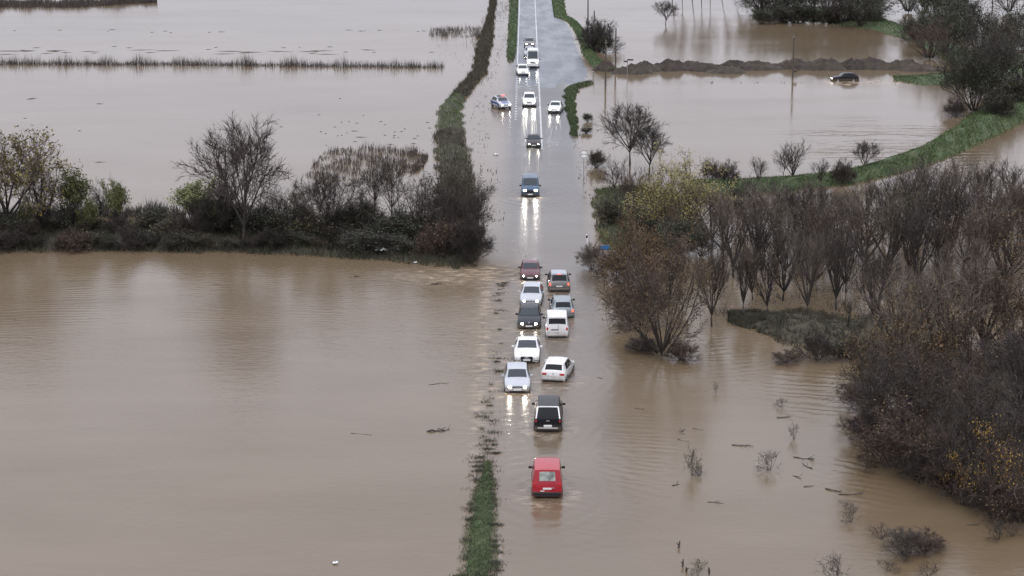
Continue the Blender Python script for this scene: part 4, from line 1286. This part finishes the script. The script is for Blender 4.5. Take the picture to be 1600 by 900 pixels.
def build_vehicles():
    def car(name, typ, pm, px, py, heading, label, cat='car', turn=0.0, z=None, wake=0.004, reach=4.0, **kw):
        p0 = P(px, py)
        if z is None: z = road_z(p0.y)
        loc, rz = place(px, py, typ, heading, z, turn)
        g = 'vehicles queuing on the flooded road'
        c = Car(name, typ, M[pm], loc, rz, label, cat, g, **kw)
        if wake: WAKES.append((loc.x, loc.y - TYPES[typ][0] * .25, wake * 2.2, reach))
        return c

    # far to near
    car('car', 'wagon', 'p_grey', 827, 75, TOWARDS, 'dark grey car at the far end of the queue, lights on', head='lamp_mid', wake=0)
    car('car', 'hatch', 'p_silver', 827, 90, TOWARDS, 'silver car half hidden behind the tall white van', wake=0, head='lamp_off')
    c = car('delivery_van', 'panel', 'p_white', 832.5, 107, TOWARDS, 'tall white van on the dry end of the road', 'van', wake=0, head='lamp_dim')
    c.part('roof_panel', rbox(1.4, 3.4, .03, M['p_white']), (0, -.5, 2.64))
    car('car', 'hatch', 'p_white', 817.5, 119, TOWARDS, 'white car on the left road edge beside the tall white van', wake=0, head='lamp_dim', turn=4)
    c = car('police_car', 'hatch', 'p_pale', 791, 171, TOWARDS, 'silver and blue police car turned sideways on the left shoulder', turn=20, z=-0.03, wake=0, head='lamp_dim')
    L, W = c.L, c.W
    c.panel_top('hood_stripe', .22, 1.05, .62, M['police_blue'], .012)
    for sd in (1, -1):
        rows = []
        for i in range(8):
            yf = .5 + i * (L - .9) / 7
            zl, zb, zt, wb, wt = c.prof(yf)
            zm = zl + (zb - zl) * .5
            rows.append([(sd * (wb * W / 2 + .0), L / 2 - yf, zm), (sd * wb * W / 2 * .983, L / 2 - yf, zm + (zb - zm) * .68)])
        c.grid('side_stripe', rows, M['police_blue'], .008)
    bar = c.part('light_bar', rbox(1.15, .26, .09, M['black']), (0, L / 2 - 2.15, c.H + .10))
    o = link('red_beacon', rbox(.52, .24, .15, M['beacon']), bar); o.location = (-.28, 0, .03)
    o = link('dark_beacon', rbox(.52, .24, .12, M['signblack']), bar); o.location = (.28, 0, .02)
    car('car', 'suv', 'p_white', 827, 168, TOWARDS, 'white off-road car with lit headlights between police car and centre line', head='lamp_on', wake=0, glass='glass_pale', front_mirror=M['p_white'], dark_bumper=True)
    car('car', 'saloon', 'p_white', 865.5, 178, TOWARDS, 'white car alone in the right lane with bright headlight reflections', head='lamp_on', wake=0, turn=-7, dark_bumper=True)
    car('car', 'saloon', 'p_brown', 834, 232, TOWARDS, 'dark old saloon with lit headlights between the white cars and blue van', head='lamp_mid', wake=.003, dark_bumper=True)
    c = car('blue_van', 'van', 'p_blue', 828.5, 308, TOWARDS, 'blue van with lit headlights pushing through the water', 'van', head='lamp_on', wake=.010, reach=5.0, dark_bumper=True)
    c.part('front_panel', rbox(1.25, .05, .22, M['black']), (0, c.L / 2 - .02, .72))
    car('car', 'old', 'p_wine', 828.5, 438, TOWARDS, 'dark red old hatchback with round lit headlights beside the rapids', head='lamp_mid', wake=.008, dark_bumper=True)
    c = car('car', 'mpv', 'p_grey', 874, 456, AWAY, 'grey-brown tall car seen from behind with brake lights lit', tail='tail_on', wake=.006, turn=1.5, front_mirror=M['black'])
    c.part('brake_light', rbox(.30, .06, .07, M['tail_on']), (0, -c.L / 2 + .44, c.H - .02))
    c.part('spoiler', rbox(1.2, .20, .05, M['p_grey']), (0, -c.L / 2 + .46, c.H - .05))
    c.panel_top('glass_roof', c.yw + .1, c.yr - .2, .9, M['p_silver'], .01)
    car('car', 'hatch', 'p_pale', 829, 478, TOWARDS, 'pale silver car close behind the dark grey hatchback', head='lamp_dim', wake=.006, turn=-3)
    c = car('car', 'wagon', 'p_greyblue', 880, 497, AWAY, 'silver-grey estate car with roof rails ahead of the white van', rails=True, tail='tail_on', wake=.006, turn=2, front_mirror=M['black'])
    c = car('car', 'hatch', 'p_dark', 826.5, 514, TOWARDS, 'dark grey hatchback with white lit headlights in the oncoming lane', head='lamp_dim', wake=.007, turn=-1)
    c.ring_badge(c.L / 2 + .005, .72, .07)
    c = car('small_van', 'smallvan', 'p_white', 870.5, 528, AWAY, 'white small van seen from behind with a dark rear window', 'van', wake=.006)
    c.part('rear_handle', rbox(.55, .03, .07, M['black']), (-.18, -c.L / 2 - .002, .86))
    c.part('door_gap', rbox(.02, .02, .85, M['black']), (.08, -c.L / 2 + .01, .82))
    c = car('car', 'sedan', 'p_white', 823, 568, TOWARDS, 'white saloon with a large black grille facing the camera', head='lamp_off', wake=.007, turn=-1)
    c.part('large_grille', rbox(.82, .06, .36, M['black']), (0, c.L / 2 + .012, .56))
    o = c.part('number_plate', rbox(.52, .02, .12, M['plate']), (0, c.L / 2 + .05, .50))
    c.ring_badge(c.L / 2 + .05, .66, .05, 4)
    for sd in (1, -1):
        c.part('side_intake', rbox(.36, .05, .13, M['black']), (sd * .64, c.L / 2 - .01, .42))
    c = car('car', 'hatch', 'p_pale', 808.5, 614, TOWARDS, 'pale silver hatchback, front car of the oncoming lane', head='lamp_mid', wake=.010, reach=4.5, turn=1)
    c.part('grille_bar', rbox(.75, .03, .05, M['signblack']), (0, c.L / 2 + .01, .66))
    c.ring_badge(c.L / 2 + .02, .66, .07)
    c = car('car', 'hatch', 'p_white', 864, 597, AWAY, 'white hatchback turned askew between the black pickup and white saloon', wake=.008, turn=-11)
    c.ring_badge(-c.L / 2 - .005, .82, .06)
    c = car('pickup_truck', 'pickup', 'p_black', 856, 675, AWAY, 'black pickup truck with a white framed rear canopy window', 'pickup', wake=.008, turn=-1.5)
    L, W = c.L, c.W
    # canopy frame round the rear window, and the tailgate
    zl, zb, zt, wb, wt = c.prof(c.yr)
    zr = c.H - .09
    for sd in (1, -1):
        o = c.part('canopy_frame', rbox(.085, .06, .80, M['white'], .3), (sd * .70, -L / 2 + .245, 1.42), (-R(26), 0, 0))
        o.rotation_euler = (-R(27), -sd * R(9), 0)
    c.part('canopy_frame', rbox(1.28, .06, .085, M['white'], .3), (0, -L / 2 + .43, zr + .045))
    c.part('tailgate', rbox(1.40, .04, .46, M['p_black'], .3), (0, -L / 2 - .012, .84))
    c.part('tailgate_handle', rbox(.22, .03, .07, M['chrome']), (0, -L / 2 - .035, .96))
    c.part('step_bumper', rbox(1.30, .18, .12, M['chrome'], .3), (0, -L / 2 - .06, .50))
    c.part('number_plate', rbox(.52, .02, .12, M['plate']), (0, -L / 2 - .045, .64))
    c = car('red_van', 'smallvan', 'p_red', 855, 779, AWAY, 'red small van, rearmost vehicle nearest the camera', 'van', wake=.011, reach=5.0, dark_bumper=True)
    rw = [o for o in c.root.children if o.name.startswith('rear_window')][0]
    rw.data.materials[0] = M['p_red']
    c.panel_top('rear_pane', c.yr + .03, c.yt - .01, .62, mat('frosted_rear_pane', (0.42, 0.44, 0.40), 0.25, (0.10, 0.11, 0.10), 2.5), .022)
    c.part('sticker', rbox(.24, .02, .05, M['plate']), (-.28, -c.L / 2 - .004, .60))
    c.part('rear_handle', rbox(.12, .03, .06, M['chrome']), (.34, -c.L / 2 - .004, .78))
    # black car driving on the drowned side track
    p = P(1321, 127)
    Car('car', 'old', M['p_black'], Vector((p.x, p.y + .9, -.24)), R(90 + 3), 'black hatchback driving through water on the side track, seen from its side', 'car', head='lamp_dim')
    WAKES.append((p.x, p.y, .004, 4.0))


# ------------------------------------------------------------------ poles, signs, heaps, floating things
def tube_obj(name, pts, rads, m, parent=None, sides=8):
    w = Wood()
    w.tube([Vector(p) for p in pts], rads, sides, 0)
    F = list(w.F)
    F.append(tuple(range(sides))[::-1]); n = len(w.V); F.append(tuple(range(n - sides, n)))
    return link(name, mesh_np(name, [tuple(v) for v in w.V], F, m, smooth=True, sharp=R(40)), parent)


def pole(px, py, h, label, cross=True):
    p = P(px, py)
    root = empty('utility_pole', p, rng.uniform(-.3, .3))
    tube_obj('shaft', [(0, 0, -.8), (0, 0, h * .5), (rng.uniform(-.04, .04), 0, h)], [.15, .125, .10], M['wood'], root)
    if cross:
        o = link('insulator', lathe([(0, .02), (.03, .05), (.12, .05), (.16, .03)], M['grey_metal'], 'Z', 8), root); o.location = (0, 0, h)
        o = link('bracket', rbox(.42, .06, .07, M['grey_metal']), root); o.location = (0, -.08, h - .25)
    tag(root, label, 'pole', 'utility poles')
    return root


def heap(px, py, wpx, hpx, label, seed):
    p = P(px, py); k = ppm(py)
    a = wpx / k / 2; h = hpx / k; b = min(a * 0.8, 2.4)
    n, m_ = 44, 15
    rr = np.linspace(1, 0, m_)[:, None]
    t = np.linspace(0, 6.2832, n, endpoint=False)[None, :]
    sk = 0.35 * math.sin(seed * 2.3)
    nx = 1 + .22 * noise2(np.cos(t) * 2 + seed, np.sin(t) * 2, 2.0, 4, seed % 5)
    x = a * rr * nx * np.cos(t) + sk * a * (1 - rr)
    y = b * rr * nx * np.sin(t)
    z = h * (1 - rr ** 1.5) - .25 * rr ** 4
    lump = .26 * noise2(x + seed * 3.1, y, 1.9, 4, seed % 4) + .16 * noise2(x * 1.3 + seed, y, 0.6, 3, (seed + 1) % 4)
    z = z + h * lump * (1 - rr ** 4)
    z[-1] = z[-1].mean()
    V = np.stack([x, y, z], -1).reshape(-1, 3)
    I, J = np.meshgrid(np.arange(n), np.arange(m_ - 1))
    q0 = (J * n + I).ravel(); q1 = (J * n + (I + 1) % n).ravel()
    o = link('dirt_heap', mesh_np('dirt_heap', V, np.stack([q0, q1, q1 + n, q0 + n], -1), M['dirt'], smooth=True))
    o.location = p
    tag(o, label, 'dirt heap', 'row of dirt heaps')


def drift(px, py, ln_px, ang, label, seed, r=.07, fork=True):
    """a floating branch or log lying on the water"""
    rr = random.Random(seed)
    p = P(px, py); ln = ln_px / ppm(py)
    r *= 0.7
    root = empty('floating_branch', p, R(ang * 3.2 + rr.uniform(-16, 16)))
    pts = []; n = 5
    for i in range(n + 1):
        f = i / n - .5
        pts.append((f * ln, (.10 * math.cos(f * 3.0 + seed) + rr.uniform(-.03, .03)) * ln, r * .4 + rr.uniform(-.5, .9) * r))
    tube_obj('limb', pts, [r * (1 - .6 * i / n) for i in range(n + 1)], M['driftwood'], root, 6)
    if fork:
        for k in range(rr.choice([1, 2, 4]) if ln_px > 20 else rr.choice([0, 1])):
            q = pts[rr.choice([2, 3, 4])]
            s = rr.choice([-1, 1])
            tube_obj('side_branch', [q, (q[0] + ln * .15, q[1] + s * ln * .10, q[2] + rr.uniform(.0, .15)), (q[0] + ln * .3, q[1] + s * ln * .22, q[2] + rr.uniform(-.02, .3))],
                     [r * .5, r * .35, r * .15], M['driftwood'], root, 5)
    tag(root, label, 'branch', 'floating branches')


def build_props():
    pole(918.5, 52, 6.8, 'utility pole cut off by the top edge behind the dark bush')
    pole(928.0, 79, 6.6, 'utility pole rising in front of the dark bush')
    pole(946.0, 134, 6.5, 'utility pole standing in the water, nearest to the camera')
    pole(961.5, 113, 6.7, 'utility pole standing in the water beside the first dirt heap')
    pl = pole(1238.5, 121, 6.3, 'lone utility pole in front of the dirt heaps on the right', True)
    o = link('meter_box', rbox(.55, .3, .4, M['wood']), pl); o.location = (.35, -.15, 1.05)
    # thin far post
    p = P(927, 118)
    # round sign
    p = P(912.0, 280)
    rt = empty('round_sign', p, 0.0)
    tube_obj('post', [(0, 0, -.6), (0, 0, 2.9)], [.035, .035], M['grey_metal'], rt)
    z = 2.72
    d = link('sign_plate', lathe([(0, .02), (0, .43), (.02, .43), (.02, .02)], M['grey_metal'], 'Y', 28), rt); d.location = (0, -.06, z)
    f = link('sign_face', lathe([(0, .02), (0, .37), (.012, .37), (.012, .02)], M['white'], 'Y', 28), rt); f.location = (0, -.073, z)
    for sd in (1, -1):
        V = [(sd * .10, 0, 0), (sd * .27, 0, .10), (sd * .27, 0, -.10), (sd * .10, .008, 0), (sd * .27, .008, .10), (sd * .27, .008, -.10)]
        t = link('arrow', mesh_np('arrow', V, [(0, 1, 2), (3, 5, 4), (0, 3, 4, 1), (1, 4, 5, 2), (2, 5, 3, 0)], M['signblack']), rt); t.location = (0, -.083, z)
    t = link('mark', rbox(.05, .01, .07, M['signblack']), rt); t.location = (0, -.08, z - .01)
    tag(rt, 'round white road sign with black marks on a thin post', 'road sign')
    # reflector post
    p = P(919, 391)
    rt = empty('reflector_post', p)
    rt.rotation_euler = (R(4), R(-6), 0)
    o = link('post', rbox(.13, .10, 1.75, M['white'], .3), rt); o.location = (0, 0, .62)
    o = link('black_band', rbox(.14, .11, .28, M['black'], .2), rt); o.location = (0, 0, 1.28)
    tag(rt, 'leaning white reflector post with a black band right of the road', 'post')
    # blue sign
    p = P(942, 402)
    rt = empty('blue_sign', p, R(8))
    tube_obj('post', [(0, 0, -.5), (0, 0, 1.05)], [.03, .03], M['grey_metal'], rt)
    o = link('board', rbox(.85, .04, .42, M['signblue'], .2), rt); o.location = (.1, -.05, .86)
    tag(rt, 'small blue sign among the bushes right of the road', 'sign')
    # dark direction sign behind the poles
    p = P(980, 122)
    rt = empty('direction_sign', p, R(-10))
    tube_obj('post', [(0, 0, -.5), (0, 0, 2.75)], [.05, .05], M['grey_metal'], rt)
    o = link('board', rbox(.9, .05, .24, M['signback'], .2), rt); o.location = (.45, -.06, 2.75)
    o = link('board', rbox(.6, .05, .24, M['signback'], .2), rt); o.location = (-.25, -.06, 2.5)
    tag(rt, 'post with two dark boards standing in the water by the first dirt heaps', 'sign')
    # short marker post at the lay-by mouth
    p = P(926.5, 124)
    rt = empty('marker_post', p)
    tube_obj('post', [(0, 0, -.4), (0, 0, 1.15)], [.05, .05], M['grey_metal'], rt)
    o = link('cap', lathe([(0, .06), (.08, .05), (.10, .02)], M['white'], 'Z', 8), rt); o.location = (0, 0, 1.15)
    tag(rt, 'short grey marker post at the mouth of the lay-by', 'post')
    # dirt heaps
    hp = [(947, 110, 26, 14), (986, 114, 40, 13), (1012, 110, 34, 13), (1042, 109, 42, 15), (1078, 106, 40, 10), (1108, 110, 44, 11), (1132, 113, 44, 9), (1150, 107, 44, 12), (1186, 108, 48, 12),
          (1222, 106, 44, 8), (1250, 107, 46, 14), (1288, 108, 46, 16), (1328, 107, 40, 14), (1368, 107, 44, 16), (1406, 108, 46, 14), (1440, 110, 44, 9)]
    for i, (px, py, w, h) in enumerate(hp):
        heap(px, py, w * 1.8, h * 1.05, '%s dirt heap from the road in the long row across the flood' % ORD[i], i)
    # floating branches
    for i, (px, py, ln, an, lb, r) in enumerate([
        (685, 673, 36, 8, 'dark curved log floating alone on the left water', .11),
        (682, 444, 18, 4, 'dark log floating at the foot of the left bank near the rapids', .09),
        (558, 432, 10, 2, 'short log floating on the left water below the bank', .09),
        (686, 600, 34, 8, 'thin stick floating on the left water above the curved log', .03),
        (565, 679, 36, -5, 'faint thin stick floating left of the curved log', .025),
        (1066, 674, 32, -28, 'bare branch floating upper left of the slender leafy plant', .05),
        (1091, 671, 18, -10, 'short twig floating above the slender leafy plant', .04),
        (1068, 688, 20, -8, 'thin stick floating just above the slender leafy plant', .04),
        (1160, 696, 32, -6, 'dark branch floating between leafy plant and small bare shrub', .05),
        (1256, 717, 34, -8, 'upper of two dark branches floating right of the small bare shrub', .07),
        (1262, 729, 24, 35, 'lower forked branch floating right of the small bare shrub', .06),
        (1245, 746, 18, -12, 'short branch floating below the two dark branches', .05),
        (1264, 760, 18, 4, 'small stick floating left of the thicket waterline', .04),
        (1302, 766, 26, -8, 'branch floating in front of the thicket, left end', .06),
        (1330, 772, 40, -4, 'long branch floating in front of the thicket', .05),
        (1056, 758, 14, 10, 'short dark stick floating below the slender leafy plant', .05),
        (1118, 786, 26, -12, 'faint twig floating near the middle of the near water', .03),
        (1000, 640, 20, -4, 'faint stick floating right of the pickup', .03),
        (938, 591, 12, -12, 'small stick floating right of the white hatchback', .04),
        (1224, 652, 22, 10, 'twig floating above the thin pale shrub', .05),
        (1520, 820, 22, 4, 'stick floating below the thicket at the right', .05),
        (790, 441, 14, 3, 'dark stick caught at the rapids beside the red hatchback', .06),
        (783, 452, 12, 2, 'short stick below the rapids left of the queue', .05),
    ]):
        drift(px, py, ln, an, lb, 40 + i, r, i not in (2, 4, 22))
    for i, (px, py, h) in enumerate([(1059, 856, 11), (1066, 886, 12), (1074, 893, 8), (1108, 897, 10)]):
        p = P(px, py)
        rt = empty('dead_stump', p, rng.uniform(0, 6))
        hh = h / ppm(py)
        tube_obj('stem', [(0, 0, -.3), (.08, .02, hh * .5), (.30 * hh, .04, hh)], [.06, .05, .03], M['driftwood'], rt, 6)
        tube_obj('stub', [(.02, .01, hh * .45), (-.15 * hh, .05, hh * .75)], [.035, .02], M['driftwood'], rt, 5)
        tag(rt, '%s dark stub poking out of the bottom water, counted from the left' % ORD[i], 'stump', 'stubs at the bottom edge')
    # white litter on the left bank: crumpled sheets
    for i, (px, py, w, lb) in enumerate([(606, 393, 22, 'largest crumpled white plastic sheet on the left bank'), (616, 399, 15, 'crumpled white scrap right of the largest sheet on the left bank'),
                                         (597, 401, 16, 'crumpled white scrap below the largest sheet on the left bank'), (581, 396, 14, 'thin white strip left of the plastic sheets on the left bank'),
                                         (524, 881, 8, 'small white scrap floating at the bottom of the left water'), (649, 411, 6, 'tiny white scrap at the waterline of the left bank'),
                                         (775, 242, 7, 'white scrap beside the stubble left of the road')]):
        p = P(px, py, .0); ww = w / ppm(py)
        V = []; F = []; n = 7
        for a in range(n):
            for b in range(n):
                x = (a / (n - 1) - .5) * ww; y = (b / (n - 1) - .5) * ww * .9
                V.append((x * (1 + .25 * math.sin(3 * b + i)), y * (1 + .3 * math.sin(4 * a + i)), .04 + ww * .32 * abs(float(noise2(x * 3 / ww + i, y * 3 / ww, 1.6, 3, i % 4)))))
        for a in range(n - 1):
            for b in range(n - 1):
                F.append((a * n + b, a * n + b + 1, (a + 1) * n + b + 1, (a + 1) * n + b))
        o = link('plastic_scrap', mesh_np('plastic_scrap', V, F, M['litter'], smooth=True))
        so = o.modifiers.new('thickness', 'SOLIDIFY'); so.thickness = .02
        o.location = (p.x, p.y, 0.55 if 380 < py < 405 and px < 640 else 0.0)
        tag(o, lb, 'litter', 'white litter')


build_ground()
build_vehicles()
build_water()
build_road()
build_lay_by()
build_banks()
build_trees()
build_reeds()
build_props()
print('tris', sum(len(o.data.polygons) for o in scene.objects if o.type == 'MESH'), 'unique', sum(len(m.polygons) for m in bpy.data.meshes))
